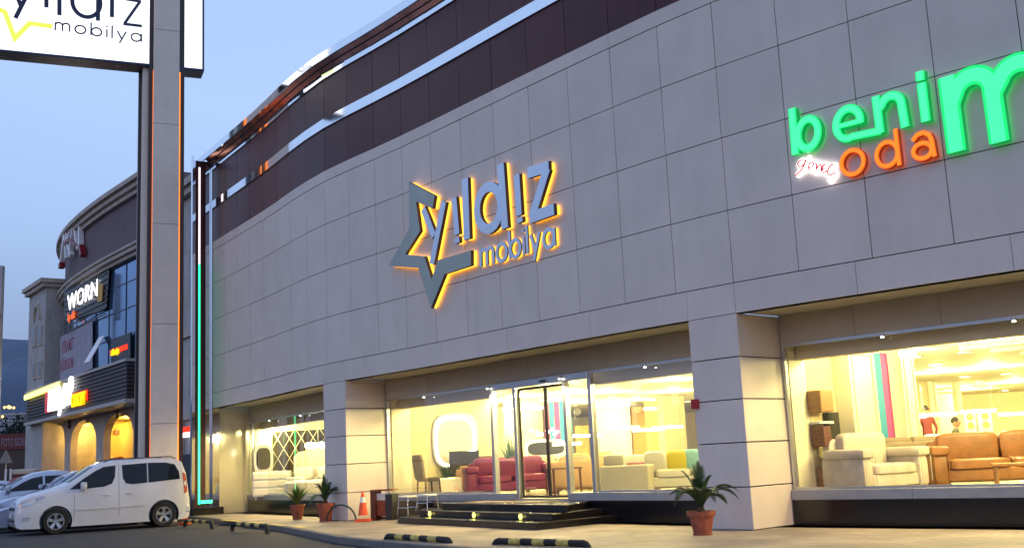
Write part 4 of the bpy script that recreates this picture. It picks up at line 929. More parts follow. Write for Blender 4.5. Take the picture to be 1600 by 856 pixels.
leafy('potted_plant','bushy grassy plant in small terracotta pot left of the left pillar palm','potted plant',atz(465,811,.12),'terracotta',.55,110,'grass_leaf',.55,.36,.17,.02,11)
def cone(label,P,h=.72,base=.2):
    t=thing('traffic_cone',label,'traffic cone',P); X=Matrix.Translation(P); m=MB(); m.X=X; m.box(-base,base,-base,base,0,.04); m.box(-base*.85,base*.85,-base*.85,base*.85,.041,.14 if h>.7 else .06); m.build('base','cone_orange',t,bevel=.012)
    m=MB(); m.X=X; m.lathe([(base*.62,.14),(base*.40,h*.62)],n=20); m.lathe([(base*.27,h*.80),(base*.1,h*.99),(base*.05,h)],n=20); m.build('cone_body','cone_orange',t,smooth=True)
    m=MB(); m.X=X; m.lathe([(base*.40,h*.621),(base*.275,h*.799)],n=20); m.build('white_band','cone_white',t,smooth=True)
cone('orange traffic cone with white band before the left pillar',Vector((*dep(565,25.2),.12)),.68,.18)
cone('small orange traffic cone behind the rear bumper of the white van',Vector((*dep(289,31.0),0)),.45,.16)
# waste box
a=Vector((*dep(577,25.5),.12)); b=Vector((*dep(609,25.3),.12)); t=thing('wooden_stand','reddish brown wooden stand with dark side boards between cone and steps','stand',(a.x,a.y,.12),math.atan2(b.y-a.y,b.x-a.x)); Lb=(b-a).length; bpy.context.view_layer.update(); X=t.matrix_world.copy()
m=MB(); m.X=X; m.box(0,.13,-.02,.3,0,.66); m.build('side_board','wood_dark',t,bevel=.008); m=MB(); m.X=X; m.box(.42,.60,-.08,.24,0,.58); m.build('side_board','plastic_black',t,bevel=.01)
m=MB(); m.X=X; m.box(.132,.418,.05,.22,.1,.44); m.build('front_board','wood_red',t); m=MB(); m.X=X; m.box(.132,.418,.06,.07,.45,.6); m.build('notice_card','plate_white',t); m=MB(); m.X=X; m.box(-.01,.56,.0,.3,.662,.69); m.build('top_board','wood_red',t,bevel=.004)
def stool(label,P,h=.46):
    t=thing('stool',label,'stool',P,R(-40)); bpy.context.view_layer.update(); X=t.matrix_world.copy(); m=MB(); m.X=X; m.soft(-.17,.17,-.17,.17,h-.05,h); m.build('seat','white_gloss',t,smooth=True)
    for sx_ in(-1,1):
        for sy in(-1,1): m=MB(); m.X=X; m.tube([(sx_*.13,sy*.13,h-.045),(sx_*.17,sy*.17,0)],.011,8); m.build('leg','chrome_leg',t)
    m=MB(); m.X=X
    for s_ in(-1,1): m.tube([(-.155,s_*.155,.16),(.155,s_*.155,.16)],.008,6)
    m.build('crossbar','chrome_leg',t)
stool('white stool with metal legs on the lowest black step',atz(638,804,.25),.42); stool('white stool with metal legs higher up on the second black step',atz(668,797,.378),.34)
P=Vector((*dep(531,25.6),.12)); m=MB(); pts=[Vector((P.x,P.y,.12))+Vector((.55*math.cos(a)*.75,-.55*math.cos(a)*.85,.02+.36*math.sin(a))) for a in [i*math.pi/14 for i in range(15)]]; m.tube(pts,.02,8); o=m.build('garden_hose','hose_green',smooth=True); tag(o,'dark hose looping up against the left pillar beside the palm','hose')
# parking barriers
def barrier(label,A_,B_):
    Lh=(B_-A_).length; c=(A_+B_)/2; t=thing('parking_barrier',label,'parking barrier',(c.x,c.y,0),math.atan2((B_-A_).y,(B_-A_).x),'yellow and black parking barriers along the kerb'); bpy.context.view_layer.update(); X=t.matrix_world.copy()
    n=7; L2=Lh/2-.12; 
    for nm,mm,par in(('yellow_tube','paint_yellow',0),('black_tube','rubber',1)):
        for i in range(n):
            if (i+1)%2==par: m=MB(); m.X=X; m.tube([(-L2+2*L2*i/n+.002,0,.17),(-L2+2*L2*(i+1)/n-.002,0,.17)],.048,12); m.build(nm,mm,t,smooth=True)
    for s_ in(-1,1): m=MB(); m.X=X; m.tube([(s_*L2,0,.17),(s_*(L2+.05),0,.16),(s_*(L2+.09),0,.12),(s_*(L2+.11),0,.06),(s_*(L2+.12),0,-.0)],.05,12); m.build('end_bend','rubber',t,smooth=True)
barrier('low striped barrier directly behind the white van',atz(289,823,0),atz(331,826,0)); barrier('second striped barrier from the van near the yellow kerb marks',atz(363,829,0),atz(418,834,0))
barrier('striped barrier in front of the black steps, left one of the near pair',atz(603,853,0),atz(705,861,0)); barrier('nearest striped barrier at the bottom edge right of the other',atz(772,863,0),atz(922,869,0))
# ================================================================== CARS
def car(label,paint,L=4.38,Wd=1.8,H=1.80,wb=2.73,fo=.96,kind='van',wr=.325,cat='car'):
    t=thing('parked_car',label,cat); hw=Wd/2
    if kind=='van':
        prof=[(0,.70,.30),(.04,.84,.22),(.14,.95,.18),(.40,1.05,.17),(.95,1.18,.17),(1.22,1.28,.17),(1.86,1.70,.17),(2.2,1.82,.17),(2.7,1.86,.17),(3.5,1.86,.17),(4.0,1.83,.17),(4.20,1.74,.18),(4.30,1.45,.2),(4.35,1.05,.22),(4.39,.75,.26),(4.40,.5,.32)]; belt=lambda x:1.02+.035*(x-1.2) if x>1.2 else .98
        x_ws=(1.22,2.05); roof0=2.0
    else:
        prof=[(0,.52,.3),(.06,.66,.22),(.2,.76,.18),(.6,.86,.17),(1.1,.93,.17),(1.35,1.0,.17),(1.95,1.33,.17),(2.25,1.44,.17),(2.7,1.49,.17),(3.2,1.46,.17),(3.6,1.38,.17),(3.9,1.22,.18),(4.05,1.02,.2),(4.15,.85,.24),(4.2,.6,.3)]; belt=lambda x:.9+.05*(x-1.2) if x>1.2 else .86
        k=L/4.2; kz=H/1.49; prof=[(a*k,b*kz,c) for a,b,c in prof]; belt=lambda x:(.9+.05*(x-1.2) if x>1.2 else .86)*kz
    def top(x):
        for (a,b,_),(c,d_,_) in zip(prof[:-1],prof[1:]):
            if a<=x<=c: return b+(d_-b)*(x-a)/(c-a+1e-9)
        return prof[-1][1]
    def halfw(x): 
        u=x/L; f=1-.16*max(0,1-u/.10)**2-.10*max(0,(u-.93)/.07)**2; return hw*f
    def taper(x,z):
        h=halfw(x); bz=belt(x)
        if z<=bz: return h*(1-.02*abs(z-.65)/.5) 
        return h*(.985)-(z-bz)*(.20 if kind=='van' else .30)
    rings=[]; secs=[]
    for x,z,zb in prof:
        tp=z; h=halfw(x); bz=min(belt(x),tp-.06)
        zz=[zb,zb+.12,(zb+bz)/2,bz]; pts=[(taper(x,q),q) for q in zz]
        if tp-bz>.12: pts+= [(taper(x,tp-.10),tp-.10),(taper(x,tp-.05)-.04,tp-.04),(taper(x,tp)-.16,tp-.005)]
        else: pts+=[(h*.97,bz+.02),(h*.90,tp-.02),(h*.75,tp-.004)]
        pts+=[(h*.35,tp+.012)]
        ring_=[(x,-a,b) for a,b in pts]+[(x,a,b) for a,b in reversed(pts)]
        rings.append(ring_)
    m=MB(); m.loft(rings); body=m.build('body',[paint,'plastic_black'],None,smooth=True)
    # wheel arches
    wx=(fo,fo+wb); cut=MB()
    for x in wx:
        for s_ in(-1,1):
            cut.lathe([(wr+.075,-.3),(wr+.075,.3)],(x,s_*hw,wr),28,'Y')
    cu=cut.build('cut','plastic_black'); bo=body.modifiers.new('b','BOOLEAN'); bo.object=cu; bo.operation='DIFFERENCE'; bo.solver='MANIFOLD'
    dg=bpy.context.evaluated_depsgraph_get(); me=bpy.data.meshes.new_from_object(body.evaluated_get(dg)); old=body.data; body.modifiers.clear(); body.data=me; bpy.data.objects.remove(cu)
    me.materials.clear(); me.materials.append(MT[paint]); me.materials.append(MT['plastic_black'])
    for p in me.polygons:
        c=p.center; p.material_index=0
        for x in wx:
            if math.hypot(c.x-x,c.z-wr)<wr+.08 and abs(p.normal.y)<.5 and (Vector((c.x-x,0,c.z-wr)).normalized().dot(p.normal)<-.6 or math.hypot(c.x-x,c.z-wr)<.25) : p.material_index=1
    body.parent=t
    # side windows
    def patch(name,poly,par,m_='car_glass',side=1,o=.006,th=.01):
        # dense polygon on side
        mb=MB(); pts=[]
        for (a,b),(c,d_) in zip(poly,poly[1:]+poly[:1]):
            for k in range(4): pts.append((a+(c-a)*k/4,b+(d_-b)*k/4))
        lo=[(x,side*(taper(x,z)+o-th),z) for x,z in pts]; hi=[(x,side*(taper(x,z)+o),z) for x,z in pts]; mb.loft([lo,hi]); q=mb.build(name,m_,None); q.parent=par; return q
    if kind=='van':
        sw=[[(1.28,1.12),(1.62,1.38),(1.92,1.57),(2.14,1.67),(2.44,1.70),(2.42,1.40),(2.34,1.22),(2.14,1.15),(1.7,1.12)],[(2.60,1.70),(3.25,1.73),(3.25,1.20),(2.86,1.18),(2.70,1.21),(2.62,1.34)],[(3.28,1.73),(3.75,1.72),(3.99,1.66),(4.10,1.46),(4.12,1.26),(3.28,1.20)]]
    else:
        k=L/4.2; kz=H/1.49; sw=[[(1.5*k,.97),(1.95*k,1.20),(2.2*k,1.30),(2.5*k,1.35),(2.5*k,1.0)],[(2.56*k,1.0),(2.56*k,1.35),(3.0*k,1.35),(3.4*k,1.27),(3.62*k,1.15),(3.5*k,1.04)]]
    if kind!='van': sw=[[(a,b*kz) for a,b in q] for q in sw]
    for s_ in(-1,1):
        for q in sw: patch('side_window',q,t,side=s_)
    # windscreen / rear
    def front_patch(name,x0,x1,inset,m_,o=.008):
        mb=MB(); n=4; rws=[]
        for i in range(n+1):
            x=x0+(x1-x0)*i/n; z=top(x); hh=taper(x,z)-.10-inset; rws.append([(x-.0,y*hh,z+.012*(1-abs(y))+o) for y in(-1,-.6,-.2,.2,.6,1)])
        vs=[p for r_ in rws for p in r_]; fs_=[(i*6+j,i*6+j+1,(i+1)*6+j+1,(i+1)*6+j) for i in range(n) for j in range(5)]; mb.add(vs,fs_); q=mb.build(name,m_,None,smooth=True); q.parent=t
    if kind=='van': front_patch('windscreen',1.26,1.86,.0,'car_glass')
    else: k=L/4.2; front_patch('windscreen',1.38*k,1.95*k,0,'car_glass'); front_patch('rear_window',3.62*k,3.88*k,.02,'car_glass')
    # wheels
    for x in wx:
        for s_ in(-1,1):
            yc=s_*(hw-.115); w_=thing('tmp','x','x'); bpy.data.objects.remove(w_)
            m=MB(); m.lathe([(wr*.64,-.1),(wr*.93,-.105),(wr,-.07),(wr,.07),(wr*.93,.105),(wr*.64,.1),(wr*.60,0),(wr*.64,-.1)],(x,yc,wr),28,'Y',False); wh=m.build('wheel','rubber',None,smooth=True); wh.parent=t
            m=MB(); m.lathe([(wr*.60,-.06),(wr*.63,.07),(wr*.64,-.104)],(x,yc,wr),28,'Y'); m.lathe([(wr*.08,.0),(wr*.16,.0)],(x,yc+s_*.085,wr),12,'Y')
            yo=yc+s_*.08
            m2=MB()
            for k_ in range(5):
                a=R(90+72*k_); ca,sa=math.cos(a),math.sin(a); def_=lambda r_,w2:[(x+ca*r_-sa*w2,z_) for z_ in(0,)]
                P0=lambda r_,w2,dy:(x+ca*r_-sa*w2,yo+dy*s_,wr+sa*r_+ca*w2)
                m2.loft([[P0(.03,.028,0),P0(.03,-.028,0),P0(.03,-.028,-.03),P0(.03,.028,-.03)],[P0(wr*.63,.05,.012),P0(wr*.63,-.05,.012),P0(wr*.63,-.05,-.02),P0(wr*.63,.05,-.02)]])
            m2.lathe([(.002,-.012),(.055,-.012),(.055,.02),(.002,.02)],(x,yo,wr),14,'Y')
            rg=[]
            m2.lathe([(wr*.58,-.02),(wr*.67,-.02),(wr*.67,.024),(wr*.58,.024),(wr*.58,-.02)],(x,yo,wr),28,'Y',False)
            r_=m2.build('rim','rim',None); r_.parent=wh
            m3=MB(); m3.lathe([(.002,-.005),(wr*.62,-.005),(wr*.62,.005),(.002,.005)],(x,yo-s_*.06,wr),20,'Y'); h_=m3.build('brake_disc','plastic_black',None); h_.parent=wh
    # mirrors, handles, lamps
    mx=1.62 if kind=='van' else 1.55*L/4.2; mz=belt(1.6)+.16
    for s_ in(-1,1):
        m=MB(); m.soft(mx-.09,mx+.06,*sorted((s_*(hw+.03),s_*(hw+.22))),mz-.11,mz+.1); m.soft(mx-.03,mx+.03,*sorted((s_*(hw-.06),s_*(hw+.08))),mz-.12,mz-.07); q=m.build('wing_mirror',paint,None,smooth=True); q.parent=t
        for x in((2.2,2.78) if kind=='van' else (2.4*L/4.2,)):
            z=belt(x)-.13 if kind=='van' else .8; m=MB(); h=taper(x,z); m.soft(x-.09,x+.09,*sorted((s_*(h-.01),s_*(h+.03))),z-.015,z+.02); q=m.build('door_handle',paint,None,smooth=True); q.parent=t
        # headlamp: long swept lens
        hx=[(.07,.76),(.12,.84),(.62,1.0),(.70,.96),(.44,.82),(.12,.70)] if kind=='van' else [(.1,.6),(.2,.68),(.7,.8),(.7,.74),(.4,.64),(.12,.56)]
        patch('headlight',hx,t,'head_lens',s_,.006,.02)
        if kind=='van': patch('tail_light',[(4.24,.86),(4.33,.90),(4.28,1.40),(4.19,1.44)],t,'tail_red',s_,.012,.03)
        else: k=L/4.2; patch('tail_light',[(3.95*k,.78),(4.13*k,.78),(4.1*k,.9),(3.97*k,.94)],t,'tail_red',s_,.01,.03)
        if kind=='van':
            patch('fog_light',[(.16,.40),(.30,.40),(.33,.47),(.18,.48)],t,'head_lens',s_,.01,.02)
            patch('rub_strip',[(1.45,.56),(3.2,.59),(3.2,.645),(1.45,.615)],t,paint,s_,.018,.02)
            m=MB(); m.tube([(2.15,s_*.64,1.78),(2.3,s_*.64,1.86),(3.9,s_*.64,1.88),(4.05,s_*.63,1.82)],.014,8); q=m.build('roof_rail','plastic_black',None,smooth=True); q.parent=t
            for xx in(1.40,2.52): 
                m=MB(); zz=[.36,.6,.85,1.05]+([1.3,1.5,1.74] if xx>2 else []); rr=[[(xx-.004+(.0),s_*(taper(xx,z)-.004),z),(xx+.004,s_*(taper(xx,z)-.004),z),(xx+.004,s_*(taper(xx,z)+.0025),z),(xx-.004,s_*(taper(xx,z)+.0025),z)] for z in zz]; m.loft(rr); q=m.build('door_seam','plastic_black',None); q.parent=t
    m=MB()
    if kind=='van': m.soft(-.03,.12,-.62,.62,.64,.73); m.soft(-.03,.15,-.55,.55,.34,.44)
    else: m.soft(-.03,.12,-.5,.5,.5,.56); m.soft(-.02,.15,-.55,.55,.28,.4)
    q=m.build('grille','plastic_black',None,smooth=True); q.parent=t
    m=MB(); m.box(-.045,-.03,-.26,.26,.46,.57); q=m.build('number_plate','plate_white',None); q.parent=t
    if kind=='van':
        for s_ in(-1,1):
            m=MB(); m.soft(4.2,4.42,*sorted((s_*.1,s_*.86)),.34,.56); q=m.build('rear_bumper',paint,None,smooth=True); q.parent=t
    m=MB(); m.box(fo+.3,fo+wb-.3,-hw+.25,hw-.25,.14,.25); q=m.build('underbody','plastic_black',None); q.parent=t
    return t
def put_car(t,rear,front,fo,wb,hw):      # near-side wheel contacts (left side of car is y=-hw ... +hw)
    h=(front-rear).normalized(); ang=math.atan2(-h.y,-h.x)   # car x axis points backwards
    X=Vector((-h.x,-h.y)); Y=Vector((-X.y,X.x)); s_=-1
    # near side is local y=-hw
    o=front-X*fo+Y*hw; t.matrix_world=Matrix.Translation((o.x,o.y,0))@Matrix.Rotation(ang,4,'Z')
van=car('white family van with dark windows and roof rails parked nearest the pylon','white_paint',kind='van',cat='van',fo=.96)
rear,front=dep(254,30.1),dep(90,28.75); put_car(van,rear,front,.96,2.73,.9)
hd_=(front-rear).normalized(); per=Vector((hd_.y,-hd_.x)); per=per if per.y>0 else -per
cB=car('blue grey hatchback squeezed between white van and silver hatchback','grey_paint',L=4.15,Wd=1.74,H=1.66,wb=2.52,fo=.85,kind='hatch',wr=.31)
put_car(cB,rear+per*2.75+hd_*.5,front+per*2.75+hd_*.5,.85,2.52,.87)
cA=car('silver hatchback with visible wing mirror at the left edge of the car row','silver_paint',L=4.25,Wd=1.76,H=1.70,wb=2.58,fo=.86,kind='hatch',wr=.31)
put_car(cA,rear+per*5.4+hd_*1.35,front+per*5.4+hd_*1.35,.86,2.58,.88)
r2=car('red car with roof load parked beyond the silver hatchback','red_paint',L=4.2,Wd=1.76,H=1.7,wb=2.58,fo=.86,kind='hatch',wr=.31)
a=dep(70,46); put_car(r2,a,a+Vector((-2.58,-.3)),.86,2.58,.88)
rl_=thing('roof_load','pale bundle tied on the roof of the red car','roof load',(0,0,0)); m=MB(); m.soft(1.9,3.0,-.4,.4,1.72,1.95); m.build('bundle','fabric_cream',rl_,smooth=True)
for x in(1.75,1.95): 
    m=MB(); m.box(x,x+.07,-.5,-.42,1.5,1.98); m.build('rack_post','akat_white',rl_)
rl_.matrix_world=r2.matrix_world.copy()
w2_=car('white car beyond the red one near the arches','white_paint',L=4.2,Wd=1.76,H=1.5,wb=2.58,fo=.86,kind='hatch',wr=.31)
a=dep(118,50); put_car(w2_,a,a+Vector((-2.55,-.4)),.86,2.58,.88)
w3_=car('second silver car at the far left behind the red one','silver_paint',L=4.2,Wd=1.76,H=1.5,wb=2.58,fo=.86,kind='hatch',wr=.31)
a=dep(25,41); put_car(w3_,a,a+Vector((-2.1,-1.5)),.86,2.58,.88)
# ================================================================== PYLON SIGN
py=thing('pylon_sign','tall pylon carrying a white lit yıldız mobilya box sign above the van','pylon sign',(*dep(257,32.8),0))
pa=R(24); U=Vector((math.cos(pa),math.sin(pa),0)); Wn=Vector((U.y,-U.x,0)); O=Vector((*dep(227,32.6),0))
def pb(mb,u0,u1,w0,w1,z0,z1):
    mb.loft([[O+U*a+Wn*b+Vector((0,0,z0)) for a,b in((u0,w0),(u1,w0),(u1,w1),(u0,w1))],[O+U*a+Wn*b+Vector((0,0,z1)) for a,b in((u0,w0),(u1,w0),(u1,w1),(u0,w1))]])
def uof(x,y=400,w=0): h=hit(x,y,O+Wn*w,Wn); return (h-O).dot(U),h.z
uR=uof(287,400)[0]; PT=19.5
m=MB(); pb(m,0,uR,-.16,0,.0,PT); m.build('pillar','pylon_brown',py)
ua,ub=uof(237.5,400,.12)[0],uof(279,400,.12)[0]
m=MB()
zs=[0,2.9,5.9,9.0,12.2,15.3,PT]
for a,b in zip(zs[:-1],zs[1:]): pb(m,ua,ub,.002,.12,a+.006,b-.006)
m.build('pillar_cladding','pylon_beige',py,bevel=.005)
for u0,u1 in((ua-.010,ua-.006),(ub+.006,ub+.040)): m=MB(); pb(m,u0,u1,.004,.05,.1,uof(260,112,.0)[1]); m.build('led_strip','neon_orange' if u0>.3 else 'neon_orange',py)
m=MB(); pb(m,-.17,uR-.03,-.50,-.162,0,PT); m.build('rear_pillar','pylon_beige',py); m=MB(); pb(m,-.26,uR,-.70,-.502,0,PT); m.build('rear_plate','pylon_brown',py)
# box
zB=uof(230,103,.0)[1]; uL=uof(0,60)[0]-1.2; uX=uof(319,110)[0]
m=MB(); pb(m,uL,uX,-.72,-.03,zB,zB+4.6); bx=m.build('sign_box','box_under',py); 
fw=-.028
m=MB(); pb(m,uL+.06,uX-.06,fw,fw+.012,zB+.07,zB+4.53); m.build('lit_face','lightbox',py)
m=MB()
for (a,b,c_,d_) in((uL,uX,zB,zB+.068),(uL,uX,zB+4.532,zB+4.6)): pb(m,a,b,fw,fw+.03,c_,d_)
for (a,b) in((uL,uL+.058),(uX-.058,uX)): pb(m,a,b,fw,fw+.03,zB+.07,zB+4.53)
m.build('box_edge','navy',py)
frp=(O+Wn*(fw+.013),U,Vector((0,0,1)),Wn)
def pm(X,Y): h=hit(X/6.583,Y/6.583,frp[0],Wn); d_=h-frp[0]; return (d_.dot(U),d_.z)
pwd=abs(pm(600,100)[0]-pm(645,100)[0])
def pl2(name,strokes,mm,wd):
    m=MB()
    for i,(pts,c_) in enumerate(strokes): m.ribbon([pm(*q) for q in pts],wd,frp,.002+.001*i,.02+.0012*i,bool(c_))
    m.build(name,mm,py)
pl2('letter_y',[([(100,-230),(212,60)],0),([(372,-230),(158,192)],0)],'navy',pwd)
pl2('letter_i',[([(478,-230),(477,82)],0)],'navy',pwd); pl2('letter_l',[([(612,-420),(611,162)],0)],'navy',pwd)
pl2('letter_d',[(ell(888,30,145,150,.1),1),([(1015,-420),(1007,218)],0)],'navy',pwd); pl2('letter_i',[([(1154,-170),(1151,182)],0)],'navy',pwd)
pl2('letter_z',[([(1290,-5),(1452,22)],0),([(1440,22),(1285,240)],0),([(1268,250),(1460,273)],0)],'navy',pwd*.72)
pl2('star_outline',[([(-260,-60),(-60,75),(50,130),(152,400),(305,245),(540,277)],0)],'sign_lime',pwd*1.15)
a=pm(568,320); b=pm(1455,438); a2=pm(568,230); gl_,tw=word('mobilya',.5); sc=(b[0]-a[0])/tw; zb0,zb1=pm(568,316)[1],pm(1455,438)[1]; xh=abs(a2[1]-a[1])*.92
for x,gq in gl_:
    m=MB()
    for i,(pts,c_) in enumerate(gq): m.ribbon([(a[0]+(x+u)*sc,zb0+(zb1-zb0)*x/tw+v*xh) for u,v in pts],.045,frp,.002+.001*i,.02+.001*i,bool(c_))
    m.build('small_letter','navy',py)
# ================================================================== NEIGHBOUR: curved commercial building
nb=thing('commercial_building','curved commercial building with brown brick crown, blue glass and lit arches','commercial building',(-20,53,0))
NC=[Vector(p) for p in((-16.3,48.6),(-18.1,51.0),(-21.2,54.9),(-23.9,58.6),(-26.2,62.2),(-28.2,66.1),(-29.6,70.0),(-30.0,73))]
NF=cat([NC[0]*1.0+(NC[0]-NC[1])]+NC+[NC[-1]+(NC[-1]-NC[-2])],6)
def noff(i): 
    a=NF[max(0,i-1)]; b=NF[min(len(NF)-1,i+1)]; t=(b-a).normalized(); n=Vector((t.y,-t.x)); return n if n.y>0 or n.x>0 else -n
def nstrip(mb,o0,o1,z0,z1,i0=0,i1=None):
    i1=len(NF) if i1 is None else i1
    rr=[]
    for i in range(i0,i1):
        n=noff(i); p=NF[i]; rr.append([Vector((*(p+n*o),z)) for o,z in((o0,z0),(o1,z0),(o1,z1),(o0,z1))])
    mb.loft(rr)
m=MB(); nstrip(m,.75,3,6.2,15.4); m.build('structure_wall','brick_brown',nb)
m=MB(); nstrip(m,.55,.74,12.55,15.1); m.build('brick_band','brick_brown',nb)
for z0,z1,o in((15.1,15.35,.35),(15.352,15.62,.18),(15.622,15.85,0)): m=MB(); nstrip(m,o,1.0,z0,z1); m.build('cornice','stone_beige',nb)
for z0,z1,o in((12.0,12.2,.32),(12.202,12.42,.15),(12.422,12.54,.05)): m=MB(); nstrip(m,o,.9,z0,z1); m.build('cornice','stone_beige',nb)
m=MB(); nstrip(m,.56,.70,6.7,12.0); m.build('curtain_wall','blue_glass',nb)
m=MB()
for z in(8.3,9.6,10.9): nstrip(m,.535,.558,z,z+.05)
for i in range(0,len(NF),3):
    n=noff(i); p=NF[i]; a=p+n*.53; t=Vector((-n.y,n.x)); m.loft([[Vector((*(a-t*.03),z)),Vector((*(a+t*.03),z)),Vector((*(a+t*.03+n*.02),z)),Vector((*(a-t*.03+n*.02),z))] for z in(6.75,12.0)])
m.build('mullion','mullion',nb)
# signs on it : frames on local planes
D2=Vector((-.59,.807,0)).normalized(); N2=Vector((-.807,-.59,0))   # outward normal
PN=Vector((-21.0,54.75,0))
def nfr(P,out_=0): return (P+N2*out_,-D2,Vector((0,0,1)),N2)
def nuv(x,y,P): h=hit(x,y,P,N2); return h
# AKAT letters
Pa=hit(100,400,Vector((-24.3,59.2,0))+N2*.1,N2); Pb=hit(138,345,Vector((-24.3,59.2,0))+N2*.1,N2)
def nsegframe(x,y,out_):
    # plane tangent to the curve near column x
    best=min(range(1,len(NF)-1),key=lambda i:abs(800+F*(Vector((NF[i].x,NF[i].y,10))-Vector((0,0,CH))).dot(_r2)/(Vector((NF[i].x,NF[i].y,10))-Vector((0,0,CH))).dot(_f)-x))
    n=noff(best); t=(NF[best+1]-NF[best-1]).normalized(); U_=Vector((-t.x,-t.y,0)); Wn_=Vector((-n.x,-n.y,0)); Pp=Vector((NF[best].x,NF[best].y,0))+Vector((n.x,n.y,0))*(.55-out_)
    return Pp,U_,Wn_
ak=thing('building_sign','raised silver AKAT letters with red feet on the brown brick crown','building sign',(-23.5,58,13)); Pp,U_,Wn_=nsegframe(120,380,.02)
def am(X,Y): h=hit(90+X/8.56,320+Y/8.56,Pp,Wn_)-Pp; return (h.dot(U_),h.z)
fa_=(Pp,U_,Vector((0,0,1)),Wn_)
for nm,sts in(('letter_a',[[(98,800),(150,380)],[(150,380),(175,720)]]),('letter_k',[[(178,350),(190,560)],[(240,290),(190,520),(235,680)]]),('letter_a',[[(215,680),(272,240)],[(272,240),(330,600)]]),('letter_t',[[(352,240),(355,545)],[(300,235),(408,195)]])):
    m=MB()
    for i,s_ in enumerate(sts): m.ribbon([am(*q) for q in s_],.26 if nm=='letter_t' else .2,fa_,.05+.003*i,.3+.003*i)
    m.build(nm,'akat_white',ak)
for s_ in([(95,830),(115,800)],[(370,560),(395,680)]): m=MB(); m.ribbon([am(*q) for q in s_],.3,fa_,.06,.36); m.build('red_foot','akat_red',ak)
m=MB(); m.ribbon([am(*q) for q in[(165,530),(225,470),(330,540)]],.2,fa_,.32,.36); m.build('red_swoosh','akat_red',ak)
# reflection of another building's slatted WORN sign, modelled as a glowing board
wn=thing('billboard','reflection of a dark slatted WORN sign in the blue glass, modelled as a glowing panel','sign reflection',(-22,56,9)); Pp,U_,Wn_=nsegframe(138,460,.08); fw_=(Pp,U_,Vector((0,0,1)),Wn_)
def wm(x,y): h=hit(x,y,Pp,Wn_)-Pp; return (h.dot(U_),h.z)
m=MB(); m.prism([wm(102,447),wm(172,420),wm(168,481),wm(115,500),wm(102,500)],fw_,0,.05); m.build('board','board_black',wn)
m=MB()
for i in range(9):
    z=wm(135,505)[1]+.3*i; m.ribbon([(wm(103,470)[0],z),(wm(168,470)[0],z)],.06,fw_,.052,.09)
m.build('reflected_slat','slat_brown',wn)
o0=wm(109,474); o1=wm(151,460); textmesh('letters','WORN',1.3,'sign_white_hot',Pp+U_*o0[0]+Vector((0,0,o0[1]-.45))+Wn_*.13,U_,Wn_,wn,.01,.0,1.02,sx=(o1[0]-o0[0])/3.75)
o0=wm(110,473); textmesh('script','by silk',.6,'sign_orange',Pp+U_*o0[0]+Vector((0,0,o0[1]-1.05))+Wn_*.13,U_,Wn_,wn,.02,.01)
m=MB(); m.prism([wm(157,445),wm(165,443),wm(163,470),wm(156,472)],fw_,.1,.14); m.build('light_panel','gold_fabric',wn)
# banner
bn=thing('banner','faded grey banner with red PİRAMİT DÜĞÜN SALONU lettering under the reflected WORN sign','banner',(-23,57,8)); Pp,U_,Wn_=nsegframe(128,540,.12); fw_=(Pp,U_,Vector((0,0,1)),Wn_)
m=MB(); m.prism([wm(95,527),wm(145,497),wm(145,575),wm(95,597)],fw_,0,.03); m.build('cloth','banner',bn)
z=wm(120,540); textmesh('lettering','PİRAMİT',.95,'banner_red',Pp+U_*wm(98,540)[0]+Vector((0,0,wm(125,535)[1]-.2))+Wn_*.034,U_,Wn_,bn,.004,.01,sx=.72)
textmesh('lettering','DÜĞÜN SALONU',.85,'banner_red',Pp+U_*wm(96,560)[0]+Vector((0,0,wm(125,565)[1]-.15))+Wn_*.034,U_,Wn_,bn,.004,.01,sx=.45)
# open sash
sa=thing('open_window','top hung pale window sash tilted open in the blue glass','window sash',(-20,54,8)); Pp,U_,Wn_=nsegframe(160,540,.06); a=wm(156,527); b=wm(168,523)
m=MB(); h0=Pp+Vector((0,0,a[1])); 
m.loft([[Pp+U_*a[0]+Vector((0,0,a[1]))+Wn_*.02,Pp+U_*(a[0]+.9)+Vector((0,0,a[1]))+Wn_*.02,Pp+U_*(a[0]+.9)+Vector((0,0,a[1]))+Wn_*.06,Pp+U_*a[0]+Vector((0,0,a[1]))+Wn_*.06],[Pp+U_*a[0]+Vector((0,0,a[1]-1.35))+Wn_*.75,Pp+U_*(a[0]+.9)+Vector((0,0,a[1]-1.35))+Wn_*.75,Pp+U_*(a[0]+.9)+Vector((0,0,a[1]-1.35))+Wn_*.79,Pp+U_*a[0]+Vector((0,0,a[1]-1.35))+Wn_*.79]]); m.build('sash','akat_white',sa)
# LED sign
ld=thing('led_sign','black board with glowing yellow and red LED DÜĞÜN text next to the pylon','led sign',(-19,52,7.5)); Pp,U_,Wn_=nsegframe(190,540,.1); fw_=(Pp,U_,Vector((0,0,1)),Wn_)
m=MB(); m.prism([wm(176,533),wm(206,519),wm(206,560),wm(176,566)],fw_,0,.08); m.build('board','board_black',ld)
m=MB(); m.prism([wm(175,547),wm(202,537),wm(202,545),wm(175,555)],fw_,.082,.1); m.build('glow_panel','led_red',ld)
textmesh('letters','DÜĞÜN & NİŞAN',.34,'led_yellow',Pp+U_*wm(177,549)[0]+Vector((0,0,wm(190,548)[1]-.12))+Wn_*.11,U_,Wn_,ld,.01,.01,sx=.42)
